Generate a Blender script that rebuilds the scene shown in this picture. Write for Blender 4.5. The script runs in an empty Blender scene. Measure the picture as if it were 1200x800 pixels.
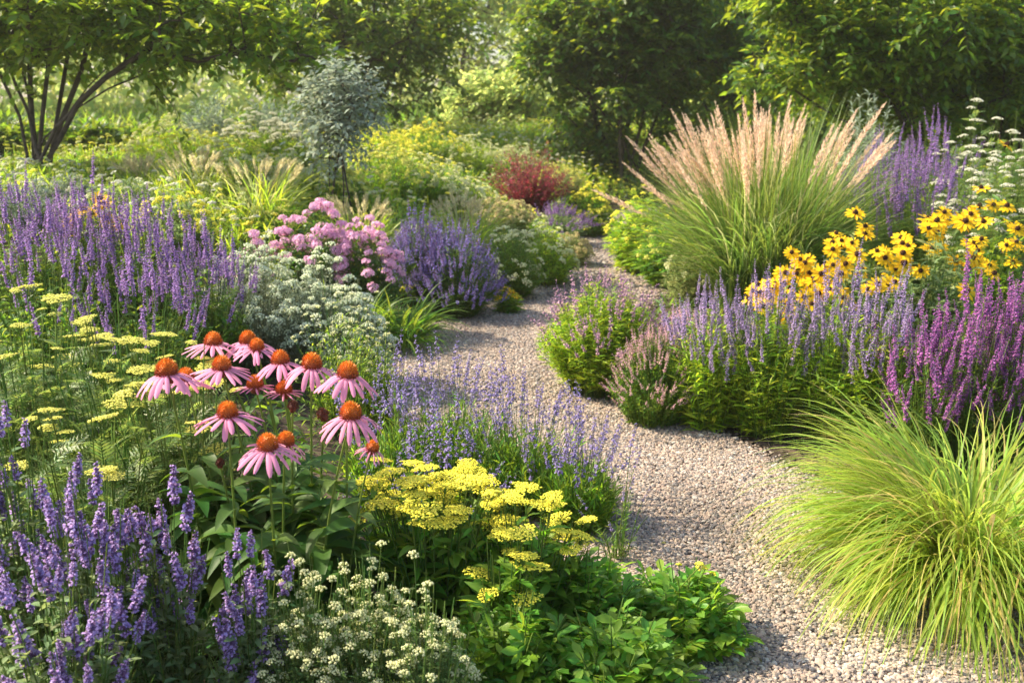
import bpy, math, random
import numpy as np
from math import radians as R_, sin, cos, pi
S = bpy.context.scene
rng = np.random.default_rng(7)
random.seed(7)

# ------------------------------------------------------------------ camera, sky, sun, exposure
CAM_H, PITCH, LENS = 1.5, R_(13.5), 35.0
FPX = LENS / 36 * 1200
cam = bpy.data.objects.new('camera', bpy.data.cameras.new('camera'))
S.collection.objects.link(cam); S.camera = cam
cam.location = (0, 0, CAM_H); cam.rotation_euler = (pi / 2 - PITCH, 0, 0)
cam.data.lens = LENS; cam.data.sensor_width = 36; cam.data.clip_end = 600; cam.data.clip_start = 0.05
cam.data.dof.use_dof = True; cam.data.dof.focus_distance = 3.1; cam.data.dof.aperture_fstop = 4.8
SUN_EL, SUN_AZ = R_(41), R_(-78)          # azimuth from +Y (view direction), negative = left
w = bpy.data.worlds.new('World'); S.world = w; w.use_nodes = True
nt = w.node_tree; bg = nt.nodes['Background']
sky = nt.nodes.new('ShaderNodeTexSky'); sky.sky_type = 'NISHITA'; sky.sun_disc = False
sky.sun_elevation = SUN_EL; sky.sun_rotation = SUN_AZ; sky.dust_density = 2.5; sky.air_density = 1.0
nt.links.new(sky.outputs[0], bg.inputs[0]); bg.inputs[1].default_value = 0.15
sl = bpy.data.lights.new('sun', 'SUN'); sl.energy = 5.0; sl.angle = R_(0.6); sl.color = (1, 0.86, 0.64)
sun = bpy.data.objects.new('sun', sl); S.collection.objects.link(sun)
from mathutils import Vector
sd = Vector((sin(SUN_AZ) * cos(SUN_EL), cos(SUN_AZ) * cos(SUN_EL), sin(SUN_EL)))
sun.rotation_euler = sd.to_track_quat('Z', 'Y').to_euler()
S.view_settings.view_transform = 'Standard'; S.view_settings.look = 'None'
S.view_settings.exposure = 1.1; S.view_settings.gamma = 1
S.cycles.use_denoising = True
S.cycles.max_bounces = 7; S.cycles.diffuse_bounces = 4; S.cycles.transmission_bounces = 4; S.cycles.glossy_bounces = 2
S.cycles.volume_bounces = 0; S.cycles.use_adaptive_sampling = True; S.cycles.adaptive_threshold = 0.015
S.cycles.sample_clamp_indirect = 6

# ------------------------------------------------------------------ ground shape
PC = np.array([(1.3, -6), (1.3, 0), (1.15, 1.8), (1.02, 2.44), (.84, 2.95), (.70, 3.35), (.52, 3.8), (.22, 4.5), (-.05, 5.1), (-.10, 5.75), (.06, 6.5),
               (.47, 7.6), (.95, 8.6), (1.25, 9.6), (1.25, 10.8), (1.15, 12.2), (1.5, 13.4), (2.6, 14.6), (4.5, 16), (8, 19), (12, 26), (12, 60)], float)
def spline(P, n):
    out = []
    for i in range(len(P) - 1):
        p0, p1, p2, p3 = P[max(i - 1, 0)], P[i], P[i + 1], P[min(i + 2, len(P) - 1)]
        for t in np.linspace(0, 1, n, endpoint=False):
            out.append(.5 * ((2 * p1) + (-p0 + p2) * t + (2 * p0 - 5 * p1 + 4 * p2 - p3) * t * t + (-p0 + 3 * p1 - 3 * p2 + p3) * t ** 3))
    out.append(P[-1]); return np.array(out)
PS = spline(PC, 8)
PT = np.gradient(PS, axis=0); PT /= np.linalg.norm(PT, axis=1)[:, None]
def halfw(y): return np.interp(y, [0, 3, 4.5, 6.5, 8.5, 11, 14], [.62, .60, .56, .58, .48, .42, .4])
def pathd(x, y):
    """signed distance beyond the path's edge, and side (+1 right, -1 left)"""
    x = np.asarray(x, float); y = np.asarray(y, float); sh = x.shape
    xf, yf = x.ravel(), y.ravel(); D = np.empty(len(xf)); Sd = np.empty(len(xf))
    for a in range(0, len(xf), 20000):
        dx = xf[a:a + 20000, None] - PS[None, :, 0]; dy = yf[a:a + 20000, None] - PS[None, :, 1]
        d2 = dx * dx + dy * dy; i = d2.argmin(1); r = np.arange(len(i))
        D[a:a + 20000] = np.sqrt(d2[r, i]) - halfw(PS[i, 1])
        Sd[a:a + 20000] = np.where(PT[i, 0] * dy[r, i] - PT[i, 1] * dx[r, i] > 0, -1, 1)
    return D.reshape(sh), Sd.reshape(sh)
def sstep(a, b, v): t = np.clip((v - a) / (b - a), 0, 1); return t * t * (3 - 2 * t)
def terr(x, y):
    x = np.asarray(x, float); y = np.asarray(y, float)
    d, s = pathd(x, y); d = np.maximum(d - .12, 0)
    hl = 1.2 * (1 - np.exp(-d * .38)) * (1 - .36 * sstep(3, 6, d)); hr = .55 * (1 - np.exp(-d * .32))
    h = np.where(s < 0, hl, hr) * sstep(2.6, 7.5, y)
    h = h + .35 * sstep(16, 30, y)
    return h + .02 * np.sin(x * 2.1 + .5 * y) * np.sin(y * 1.7) * np.clip(d * 2, 0, 1)
def tz(x, y): return float(terr(np.array([x]), np.array([y]))[0])
def ray(px, py):
    v = -(py - 400) / FPX
    return np.array([(px - 600) / FPX, cos(PITCH) + v * sin(PITCH), -sin(PITCH) + v * cos(PITCH)])
def at_depth(px, py, Y):
    r = ray(px, py); return np.array([0, 0, CAM_H]) + r * (Y / r[1])
def spot(cx, top, hw, Y):
    """where a plant stands whose crown reaches this far up and this wide: base point, height, radius"""
    p = at_depth(cx, top, Y); g = tz(p[0], Y)
    return np.array([p[0], Y, g]), max(p[2] - g, .08), hw / FPX * (Y / ray(cx, top)[1])

# ------------------------------------------------------------------ mesh collector
class Tpl:
    def __init__(s, v, q=(), t=(), qm=None, tm=None):
        s.v = np.array(v, float); s.q = np.array(q, int).reshape(-1, 4); s.t = np.array(t, int).reshape(-1, 3)
        s.qm = np.zeros(len(s.q), int) if qm is None else np.array(qm, int)
        s.tm = np.zeros(len(s.t), int) if tm is None else np.array(tm, int)
class B:
    def __init__(s): s.v = []; s.q = []; s.t = []; s.qm = []; s.tm = []; s.n = 0
    def add(s, v, q=None, t=None, qm=0, tm=0):
        v = np.asarray(v, float).reshape(-1, 3); s.v.append(v)
        if q is not None and len(q):
            q = np.asarray(q, int).reshape(-1, 4); s.q.append(q + s.n); s.qm.append(np.broadcast_to(qm, len(q)).copy())
        if t is not None and len(t):
            t = np.asarray(t, int).reshape(-1, 3); s.t.append(t + s.n); s.tm.append(np.broadcast_to(tm, len(t)).copy())
        s.n += len(v)
    def inst(s, tp, R, T, m=0):
        k = len(T)
        if k == 0: return
        V = np.einsum('kij,nj->kni', R, tp.v) + T[:, None, :]
        o = (np.arange(k) * len(tp.v))[:, None, None]
        s.add(V, (tp.q[None] + o).reshape(-1, 4), (tp.t[None] + o).reshape(-1, 3), np.tile(tp.qm, k) + m, np.tile(tp.tm, k) + m)
    def tpl(s):
        V = np.concatenate(s.v); q = np.concatenate(s.q) if s.q else (); t = np.concatenate(s.t) if s.t else ()
        return Tpl(V, q, t, np.concatenate(s.qm) if s.q else None, np.concatenate(s.tm) if s.t else None)
    def mesh(s, name, mats, smooth=True): return to_mesh(s.tpl(), name, mats, smooth)
def to_mesh(tp, name, mats, smooth=True):
    us = np.unique(np.concatenate([tp.q.ravel(), tp.t.ravel()]))
    if len(us) < len(tp.v): mp = np.zeros(len(tp.v), int); mp[us] = np.arange(len(us)); tp = Tpl(tp.v[us], mp[tp.q], mp[tp.t], tp.qm, tp.tm)
    me = bpy.data.meshes.new(name); nq, ntr = len(tp.q), len(tp.t)
    me.vertices.add(len(tp.v)); me.vertices.foreach_set('co', tp.v.astype(np.float32).ravel())
    me.loops.add(nq * 4 + ntr * 3)
    me.loops.foreach_set('vertex_index', np.concatenate([tp.q.ravel(), tp.t.ravel()]).astype(np.int32))
    me.polygons.add(nq + ntr)
    me.polygons.foreach_set('loop_start', np.concatenate([np.arange(nq) * 4, nq * 4 + np.arange(ntr) * 3]).astype(np.int32))
    me.polygons.foreach_set('material_index', np.concatenate([tp.qm, tp.tm]).astype(np.int32))
    me.polygons.foreach_set('use_smooth', np.full(nq + ntr, smooth))
    for m in (mats if isinstance(mats, (list, tuple)) else [mats]): me.materials.append(m)
    me.update(calc_edges=True); return me
def link(name, me, parent=None, loc=None):
    o = bpy.data.objects.new(name, me); S.collection.objects.link(o)
    if parent is not None: o.parent = parent
    if loc is not None: o.location = loc
    return o
def thing(name, label, cat, loc=(0, 0, 0), group=None):
    o = link(name, None, loc=tuple(float(c) for c in loc)); o.empty_display_size = .1
    o['label'] = label; o['category'] = cat
    if group: o['group'] = group
    return o
def nrm(a): return a / np.maximum(np.linalg.norm(a, axis=-1, keepdims=True), 1e-9)
def frameY(D, up=None, roll=0.0):
    """frames with Y along D and Z near up"""
    D = nrm(np.asarray(D, float)); k = len(D)
    up = np.tile([0, 0, 1.], (k, 1)) if up is None else up
    Z = up - D * (D * up).sum(1, keepdims=True) + 1e-5 * np.array([1., .3, 0]); Z = nrm(Z); X = np.cross(D, Z)
    r = np.broadcast_to(roll, k)[:, None]
    X2 = X * np.cos(r) + Z * np.sin(r); Z2 = -X * np.sin(r) + Z * np.cos(r)
    return np.stack([X2, D, Z2], 2)
def frameZ(D, yaw=None):
    D = nrm(np.asarray(D, float)); k = len(D); yaw = rng.uniform(0, 2 * pi, k) if yaw is None else yaw
    A = np.stack([np.cos(yaw), np.sin(yaw), np.zeros(k)], 1); X = nrm(A - D * (A * D).sum(1, keepdims=True) + 1e-6)
    return np.stack([X, np.cross(D, X), D], 2)
def scl(R, s):
    s = np.asarray(s, float)
    return R * (s[:, None, None] if s.ndim == 1 else s[:, None, :])
# --- shapes
def leaf_tpl(w=.3, stations=4, fold=.12, droop=.25, wide=.45):
    """unit leaf along +Y, w = width/length, folded on its midrib"""
    ts = np.linspace(0, 1, stations + 1); v = []; q = []; t = []
    for y in ts:
        ww = w * .5 * (math.sin(pi * min(1, y ** (math.log(.5) / math.log(wide)))) ** .8 if 0 < y < 1 else (.08 if y == 0 else 0.0))
        z = -droop * y * y; yy = y * (1 - .2 * droop * y)
        v += [(-ww, yy, z + fold * ww * 2), (0, yy, z), (ww, yy, z + fold * ww * 2)]
    for i in range(stations):
        a = i * 3; b = a + 3
        if i < stations - 1: q += [(a, a + 1, b + 1, b), (a + 1, a + 2, b + 2, b + 1)]
        else: t += [(a, a + 1, b + 1), (a + 1, a + 2, b + 1)]
    return Tpl(v, q, t)
def leaf_lite(w=.35, fold=.1):
    return Tpl([(0, 0, 0), (-w / 2, .45, fold * w), (0, .5, 0), (w / 2, .45, fold * w), (0, 1, -.08)], t=[(0, 2, 1), (0, 3, 2), (1, 2, 4), (2, 3, 4)])
def blob(sub=1, sq=1.0):
    ph = (1 + 5 ** .5) / 2
    v = [(-1, ph, 0), (1, ph, 0), (-1, -ph, 0), (1, -ph, 0), (0, -1, ph), (0, 1, ph), (0, -1, -ph), (0, 1, -ph), (ph, 0, -1), (ph, 0, 1), (-ph, 0, -1), (-ph, 0, 1)]
    f = [(0, 11, 5), (0, 5, 1), (0, 1, 7), (0, 7, 10), (0, 10, 11), (1, 5, 9), (5, 11, 4), (11, 10, 2), (10, 7, 6), (7, 1, 8), (3, 9, 4), (3, 4, 2), (3, 2, 6), (3, 6, 8), (3, 8, 9), (4, 9, 5), (2, 4, 11), (6, 2, 10), (8, 6, 7), (9, 8, 1)]
    v = nrm(np.array(v, float)); v[:, 2] *= sq; return Tpl(v, t=f)
OCT = Tpl([(1, 0, 0), (-1, 0, 0), (0, 1, 0), (0, -1, 0), (0, 0, 1), (0, 0, -1)], t=[(0, 2, 4), (2, 1, 4), (1, 3, 4), (3, 0, 4), (2, 0, 5), (1, 2, 5), (3, 1, 5), (0, 3, 5)])
ICO = blob()
def tubes(b, P, r, sides=4, m=0):
    """P (k,s,3) curves, r (k,s) or (s,) radii"""
    k, s_, _ = P.shape
    T = nrm(np.gradient(P, axis=1)); A = np.array([.31, .23, .92]) * np.ones_like(T)
    A = np.where(np.abs((T * A).sum(-1, keepdims=True)) > .93, np.array([.95, .1, .2]), A)
    X = nrm(np.cross(T, A)); Y = np.cross(T, X)
    a = np.arange(sides) * 2 * pi / sides; r = np.broadcast_to(r, (k, s_))[:, :, None, None]
    V = P[:, :, None, :] + r * (X[:, :, None, :] * np.cos(a)[None, None, :, None] + Y[:, :, None, :] * np.sin(a)[None, None, :, None])
    idx = np.arange(k * s_ * sides).reshape(k, s_, sides); nx = np.roll(idx, -1, 2)
    q = np.stack([idx[:, :-1], nx[:, :-1], nx[:, 1:], idx[:, 1:]], -1).reshape(-1, 4)
    b.add(V, q, qm=m)
def bez(P0, P1, P2, s_):
    t = np.linspace(0, 1, s_)[None, :, None]
    return P0[:, None] * (1 - t) ** 2 + 2 * P1[:, None] * t * (1 - t) + P2[:, None] * t * t
def ribbons(b, P, wv, wid, m=0, fold=0.0):
    """P (k,s,3) curves; wv (k,3) or (k,s,3) width direction; wid (k,s) half widths"""
    if wv.ndim == 2: wv = np.broadcast_to(wv[:, None], P.shape)
    k, s_, _ = P.shape; wd = wid[..., None]
    V = np.stack([P - wv * wd, P + wv * wd], 2)
    idx = np.arange(k * s_ * 2).reshape(k, s_, 2)
    q = np.stack([idx[:, :-1, 0], idx[:, :-1, 1], idx[:, 1:, 1], idx[:, 1:, 0]], -1).reshape(-1, 4)
    b.add(V, q, qm=m)
def arc(P0, az, L, th0, bend, s_=9, power=1.3, wob=.0):
    """blades that start th0 from vertical in azimuth az and bend over by `bend` radians by their tip"""
    k = len(P0); t = np.linspace(0, 1, s_)
    th = th0[:, None] + bend[:, None] * t[None] ** power
    a = az[:, None] + (rng.normal(0, wob, k)[:, None] * t[None] if wob else 0)
    D = np.stack([np.sin(th) * np.cos(a), np.sin(th) * np.sin(a), np.cos(th)], -1)
    step = (L / (s_ - 1))[:, None, None] * D
    P = P0[:, None] + np.concatenate([np.zeros((k, 1, 3)), np.cumsum(step[:, :-1], 1)], 1)
    return P
def wprof(s_, base=.6): t = np.linspace(0, 1, s_); return np.where(t < .35, base + (1 - base) * t / .35, np.clip(1 - ((t - .35) / .65) ** 1.6, .02, 1))

# ------------------------------------------------------------------ materials
def node(nt, t, **kw):
    n = nt.nodes.new(t)
    for k, v in kw.items(): setattr(n, k, v)
    return n
def mat_leaf(name, col, tr=None, trans=.42, var=.35, hue=.035, rough=.45, spec=.4, obj=.2, mottle=0.):
    m = bpy.data.materials.new(name); m.use_nodes = True; nt = m.node_tree; nt.nodes.clear(); L = nt.links.new
    out = node(nt, 'ShaderNodeOutputMaterial'); geo = node(nt, 'ShaderNodeNewGeometry'); oi = node(nt, 'ShaderNodeObjectInfo')
    add = node(nt, 'ShaderNodeMath', operation='MULTIPLY_ADD'); L(oi.outputs['Random'], add.inputs[0]); add.inputs[1].default_value = obj; L(geo.outputs['Random Per Island'], add.inputs[2])
    val = node(nt, 'ShaderNodeMapRange'); L(add.outputs[0], val.inputs[0]); val.inputs[2].default_value = 1 + obj
    val.inputs[3].default_value = 1 - var; val.inputs[4].default_value = 1 + var
    wn = node(nt, 'ShaderNodeTexWhiteNoise', noise_dimensions='1D'); L(geo.outputs['Random Per Island'], wn.inputs['W'])
    hu = node(nt, 'ShaderNodeMapRange'); L(wn.outputs[0], hu.inputs[0]); hu.inputs[3].default_value = .5 - hue; hu.inputs[4].default_value = .5 + hue
    def hs(c):
        h = node(nt, 'ShaderNodeHueSaturation'); h.inputs['Color'].default_value = (*c, 1); L(hu.outputs[0], h.inputs['Hue']); L(val.outputs[0], h.inputs['Value']); return h
    p = node(nt, 'ShaderNodeBsdfPrincipled'); h1 = hs(col); L(h1.outputs[0], p.inputs['Base Color'])
    p.inputs['Roughness'].default_value = rough; p.inputs['Specular IOR Level'].default_value = spec
    if trans > 0:
        tb = node(nt, 'ShaderNodeBsdfTranslucent'); h2 = hs(tr or tuple(min(1, c * 2.2) for c in col)); L(h2.outputs[0], tb.inputs[0])
        mx = node(nt, 'ShaderNodeMixShader'); mx.inputs[0].default_value = trans; L(p.outputs[0], mx.inputs[1]); L(tb.outputs[0], mx.inputs[2]); L(mx.outputs[0], out.inputs[0])
    else: L(p.outputs[0], out.inputs[0])
    return m
def mat_bark(name, c1, c2):
    m = bpy.data.materials.new(name); m.use_nodes = True; nt = m.node_tree; L = nt.links.new; p = nt.nodes['Principled BSDF']
    tc = node(nt, 'ShaderNodeTexCoord'); n = node(nt, 'ShaderNodeTexNoise'); n.inputs['Scale'].default_value = 14; n.inputs['Detail'].default_value = 6; L(tc.outputs['Object'], n.inputs[0])
    r = node(nt, 'ShaderNodeValToRGB'); r.color_ramp.elements[0].color = (*c1, 1); r.color_ramp.elements[1].color = (*c2, 1); r.color_ramp.elements[0].position = .35; r.color_ramp.elements[1].position = .65
    L(n.outputs[0], r.inputs[0]); L(r.outputs[0], p.inputs[0]); p.inputs['Roughness'].default_value = .85
    bp = node(nt, 'ShaderNodeBump'); bp.inputs['Strength'].default_value = .6; bp.inputs['Distance'].default_value = .02; L(n.outputs[0], bp.inputs['Height']); L(bp.outputs[0], p.inputs['Normal']); return m
M = {}
M['stem'] = mat_leaf('stem_green', (.13, .21, .04), trans=.25, spec=.3)
M['stem_grey'] = mat_leaf('stem_grey', (.22, .26, .15), trans=.2)
M['leaf_mid'] = mat_leaf('leaf_mid', (.10, .20, .03), (.40, .58, .05), trans=.46)
M['leaf_dark'] = mat_leaf('leaf_dark', (.045, .11, .025), (.20, .38, .03), trans=.38, rough=.4)
M['leaf_cone'] = mat_leaf('leaf_cone', (.06, .14, .03), (.30, .50, .03), trans=.4, rough=.5, spec=.25)
M['leaf_lime'] = mat_leaf('leaf_lime', (.24, .37, .035), (.68, .86, .06), trans=.5)
M['leaf_fresh'] = mat_leaf('leaf_fresh', (.13, .27, .03), (.44, .68, .04), trans=.45)
M['leaf_grey'] = mat_leaf('leaf_grey', (.19, .27, .12), (.42, .55, .18), trans=.38, rough=.7, spec=.2)
M['leaf_sage'] = mat_leaf('leaf_sage', (.22, .29, .22), (.38, .46, .28), trans=.3, rough=.8, spec=.15)
M['leaf_silver'] = mat_leaf('leaf_silver', (.36, .43, .34), (.50, .58, .38), trans=.36, rough=.8, spec=.15)
M['leaf_yarrow'] = mat_leaf('leaf_yarrow', (.15, .23, .07), (.38, .52, .10), trans=.4)
M['leaf_tree'] = mat_leaf('leaf_tree', (.055, .12, .02), (.44, .58, .035), trans=.48, rough=.4, hue=.03)
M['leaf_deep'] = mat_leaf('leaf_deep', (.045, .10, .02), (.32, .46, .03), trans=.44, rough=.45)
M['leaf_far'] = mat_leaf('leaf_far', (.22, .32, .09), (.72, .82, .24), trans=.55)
M['leaf_burg'] = mat_leaf('leaf_burg', (.17, .03, .05), (.52, .08, .12), trans=.45, hue=.02)
M['grass_lime'] = mat_leaf('grass_lime', (.27, .38, .06), (.62, .78, .10), trans=.5, var=.35, hue=.03)
M['grass_straw'] = mat_leaf('grass_straw', (.42, .36, .12), (.75, .62, .20), trans=.5, var=.25, hue=.02)
M['grass_green'] = mat_leaf('grass_green', (.11, .20, .04), (.38, .54, .08), trans=.45, var=.4)
M['grass_pale'] = mat_leaf('grass_pale', (.30, .36, .14), (.62, .66, .26), trans=.5, var=.3)
M['plume'] = mat_leaf('plume', (.80, .60, .44), (.95, .74, .55), trans=.5, var=.2, hue=.012, rough=.8, spec=.1)
M['seed'] = mat_leaf('seed', (.60, .52, .30), (.80, .72, .42), trans=.5, var=.25, hue=.02, rough=.8, spec=.1)
def petal(name, c, t=None, **k): M[name] = mat_leaf(name, c, t or tuple(min(1, x * 1.25 + .03) for x in c), **{**dict(trans=.4, var=.22, hue=.015, rough=.6, spec=.2), **k})
petal('violet', (.42, .26, .60), hue=.03); petal('blueviolet', (.32, .28, .70)); petal('lilac', (.52, .38, .66), hue=.03); petal('catmint', (.50, .37, .72), hue=.03)
petal('lavender', (.38, .31, .64)); petal('calyx_purple', (.24, .14, .30)); petal('calyx_grey', (.22, .19, .26)); petal('calyx_green', (.20, .24, .14))
petal('magenta', (.52, .17, .50)); petal('mauvepink', (.66, .40, .50)); petal('pinkish', (.82, .54, .52)); petal('phlox', (.86, .48, .70), (.95, .55, .78)); petal('phlox_eye', (.5, .12, .3))
petal('pink', (.82, .32, .50), (.98, .46, .66), var=.15, hue=.012); petal('pinkpale', (.80, .48, .62))
petal('yellow', (.93, .86, .10), (.96, .93, .16), var=.15, hue=.008, trans=.25); petal('yellow_pale', (.78, .76, .18), (.85, .85, .24), var=.18, hue=.01, trans=.3)
petal('gold', (.93, .56, .015), (.98, .68, .02), var=.15, hue=.01, trans=.35); petal('white', (.75, .75, .62), (.8, .8, .62), var=.12); petal('cream', (.74, .75, .45), (.8, .82, .46), var=.15)
petal('whitegreen', (.78, .82, .64), (.82, .88, .62), var=.15); petal('brown', (.05, .02, .01), trans=0); petal('bud', (.42, .46, .05), trans=.2)
M['bark'] = mat_bark('bark', (.028, .020, .013), (.085, .062, .045)); M['twig'] = mat_bark('twig', (.07, .05, .03), (.14, .10, .06))
def mat_cone():
    m = bpy.data.materials.new('cone_bristles'); m.use_nodes = True; nt = m.node_tree; L = nt.links.new; p = nt.nodes['Principled BSDF']
    tc = node(nt, 'ShaderNodeTexCoord'); sp = node(nt, 'ShaderNodeSeparateXYZ'); L(tc.outputs['Object'], sp.inputs[0])
    mr = node(nt, 'ShaderNodeMapRange'); L(sp.outputs[2], mr.inputs[0]); mr.inputs[1].default_value = -.004; mr.inputs[2].default_value = .042
    g = node(nt, 'ShaderNodeNewGeometry'); ad = node(nt, 'ShaderNodeMath', operation='MULTIPLY_ADD'); L(g.outputs['Random Per Island'], ad.inputs[0]); ad.inputs[1].default_value = .3; L(mr.outputs[0], ad.inputs[2])
    r = node(nt, 'ShaderNodeValToRGB'); e = r.color_ramp.elements
    e[0].position = .1; e[0].color = (.10, .012, .006, 1); e[1].position = 1; e[1].color = (.72, .24, .015, 1)
    x = e.new(.45); x.color = (.30, .05, .008, 1); x = e.new(.75); x.color = (.75, .20, .01, 1)
    L(ad.outputs[0], r.inputs[0]); L(r.outputs[0], p.inputs[0]); p.inputs['Roughness'].default_value = .5; return m
M['cone'] = mat_cone()
def mat_soil():
    m = bpy.data.materials.new('soil'); m.use_nodes = True; nt = m.node_tree; L = nt.links.new; p = nt.nodes['Principled BSDF']
    tc = node(nt, 'ShaderNodeTexCoord'); n = node(nt, 'ShaderNodeTexNoise'); n.inputs['Scale'].default_value = 9; n.inputs['Detail'].default_value = 10; L(tc.outputs['Object'], n.inputs[0])
    r = node(nt, 'ShaderNodeValToRGB'); e = r.color_ramp.elements; e[0].position = .35; e[0].color = (.022, .014, .009, 1); e[1].position = .7; e[1].color = (.10, .07, .045, 1)
    L(n.outputs[0], r.inputs[0]); L(r.outputs[0], p.inputs[0]); p.inputs['Roughness'].default_value = .95
    bp = node(nt, 'ShaderNodeBump'); bp.inputs['Distance'].default_value = .04; L(n.outputs[0], bp.inputs['Height']); L(bp.outputs[0], p.inputs['Normal']); return m
def ramp_stone(nt, src, p):
    r = node(nt, 'ShaderNodeValToRGB'); r.color_ramp.interpolation = 'CONSTANT'; e = r.color_ramp.elements; e[0].color = (.31, .25, .20, 1); e[1].position = .14; e[1].color = (.50, .39, .30, 1)
    for q, c in ((.3, (.24, .22, .21)), (.42, (.58, .47, .37)), (.56, (.38, .32, .28)), (.68, (.58, .43, .34)), (.78, (.17, .155, .15)), (.86, (.62, .57, .50)), (.94, (.44, .33, .27))):
        x = e.new(q); x.color = (*c, 1)
    nt.links.new(src, r.inputs[0]); nt.links.new(r.outputs[0], p.inputs[0])
def grime(nt, p):
    L = nt.links.new; tc = node(nt, 'ShaderNodeTexCoord'); n = node(nt, 'ShaderNodeTexNoise'); n.inputs['Scale'].default_value = 2.2; n.inputs['Detail'].default_value = 5; L(tc.outputs['Object'], n.inputs[0])
    mr = node(nt, 'ShaderNodeMapRange'); mr.inputs[1].default_value = .35; mr.inputs[2].default_value = .65; mr.inputs[3].default_value = .52; mr.inputs[4].default_value = .86; L(n.outputs[0], mr.inputs[0])
    h = node(nt, 'ShaderNodeHueSaturation'); l = p.inputs['Base Color'].links[0]; src = l.from_socket; nt.links.remove(l); L(src, h.inputs['Color']); L(mr.outputs[0], h.inputs['Value']); L(h.outputs[0], p.inputs['Base Color'])
def mat_pebble():
    m = bpy.data.materials.new('pebble'); m.use_nodes = True; nt = m.node_tree; p = nt.nodes['Principled BSDF']
    g = node(nt, 'ShaderNodeNewGeometry'); ramp_stone(nt, g.outputs['Random Per Island'], p); grime(nt, p); p.inputs['Roughness'].default_value = .8; return m
def mat_bed():
    m = bpy.data.materials.new('gravel_bed'); m.use_nodes = True; nt = m.node_tree; L = nt.links.new; p = nt.nodes['Principled BSDF']
    tc = node(nt, 'ShaderNodeTexCoord'); v = node(nt, 'ShaderNodeTexVoronoi'); v.inputs['Scale'].default_value = 60; L(tc.outputs['Object'], v.inputs['Vector'])
    sp = node(nt, 'ShaderNodeSeparateColor'); L(v.outputs['Color'], sp.inputs[0]); ramp_stone(nt, sp.outputs[0], p); grime(nt, p)
    bp = node(nt, 'ShaderNodeBump'); bp.inputs['Distance'].default_value = .012; bp.invert = True; L(v.outputs['Distance'], bp.inputs['Height']); L(bp.outputs[0], p.inputs['Normal'])
    p.inputs['Roughness'].default_value = .9; return m
M['soil'] = mat_soil(); M['pebble'] = mat_pebble(); M['gravel_bed'] = mat_bed()

# ------------------------------------------------------------------ ground, path, gravel
def warp(n, a, b, p): t = np.linspace(-1, 1, n); return a + b * np.sign(t) * np.abs(t) ** p
gx = warp(221, 0, 160, 3.2); gy = warp(261, 6, 170, 3.0)
X, Y = np.meshgrid(gx, gy); Z = terr(X, Y); d, _ = pathd(X, Y); Z = Z - .012 * (d < .02)
idx = np.arange(X.size).reshape(X.shape)
b = B(); b.add(np.stack([X, Y, Z], -1), np.stack([idx[:-1, :-1], idx[:-1, 1:], idx[1:, 1:], idx[1:, :-1]], -1).reshape(-1, 4))
g = link('ground', b.mesh('ground', M['soil'])); g['kind'] = 'structure'
keep = (PS[:, 1] < 22); P = PS[keep]; T = PT[keep]; N = np.stack([T[:, 1], -T[:, 0]], 1); hwv = halfw(P[:, 1])
offs = np.linspace(-1.12, 1.12, 13); q = P[:, None] + N[:, None] * (hwv[:, None] * offs[None])[..., None]
q = q + .025 * np.sin(q[..., ::-1] * 9.0) * (np.abs(offs) > .9)[None, :, None]
zz = terr(q[..., 0], q[..., 1]) + .006 + .0 * q[..., 0]; idx = np.arange(zz.size).reshape(zz.shape)
b = B(); b.add(np.concatenate([q, zz[..., None]], -1), np.stack([idx[:-1, :-1], idx[:-1, 1:], idx[1:, 1:], idx[1:, :-1]], -1).reshape(-1, 4))
g = link('path', b.mesh('path', M['gravel_bed'])); g['kind'] = 'structure'
def scatter(n, x0, x1, y0, y1, dmin=None, dmax=None):
    x = rng.uniform(x0, x1, n); y = rng.uniform(y0, y1, n); d, s = pathd(x, y); k = np.ones(n, bool)
    if dmin is not None: k &= d > dmin + .06 * np.sin(x * 7 + y * 3)
    if dmax is not None: k &= d < dmax + rng.normal(0, .05, n)
    return x[k], y[k], d[k], s[k]
b = B()
for (n, x0, x1, y0, y1, r0, r1) in ((230000, -.4, 2.3, 1.9, 4.6, .004, .0085), (150000, -1.2, 1.4, 4.6, 7.6, .005, .0085), (36000, -.4, 2.6, 7.6, 12.5, .009, .015)):
    x, y, d, s = scatter(n, x0, x1, y0, y1, dmax=.03); k = len(x)
    r = rng.uniform(r0, r1, k); r *= np.where(rng.random(k) < .06, 1.5, 1)
    R = frameZ(np.stack([rng.normal(0, .35, k), rng.normal(0, .35, k), np.ones(k)], 1))
    sc = np.stack([r * rng.uniform(.9, 1.5, k), r * rng.uniform(.7, 1.1, k), r * rng.uniform(.45, .75, k)], 1)
    b.inst(ICO, scl(R, sc), np.stack([x, y, terr(x, y) + .008 + rng.uniform(-.002, .008, k)], 1))
o = link('gravel', b.mesh('gravel', M['pebble'], False)); o['kind'] = 'stuff'; o['label'] = 'loose beige and grey gravel lying on the winding path'
# fallen bits at the beds' edge
x, y, d, s = scatter(60000, -3.5, 3.5, 2.0, 9, dmin=-.08, dmax=.35); k = len(x)
b = B(); r = rng.uniform(.006, .018, k); R = frameZ(np.stack([rng.normal(0, .6, k), rng.normal(0, .6, k), np.ones(k)], 1))
b.inst(OCT, scl(R, np.stack([r * 1.6, r * .5, r * .3], 1)), np.stack([x, y, terr(x, y) + .006], 1))
o = link('mulch', b.mesh('mulch', M['bark'], False)); o['kind'] = 'stuff'; o['label'] = 'dark bark mulch along the edges of the planting beds'

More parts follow.
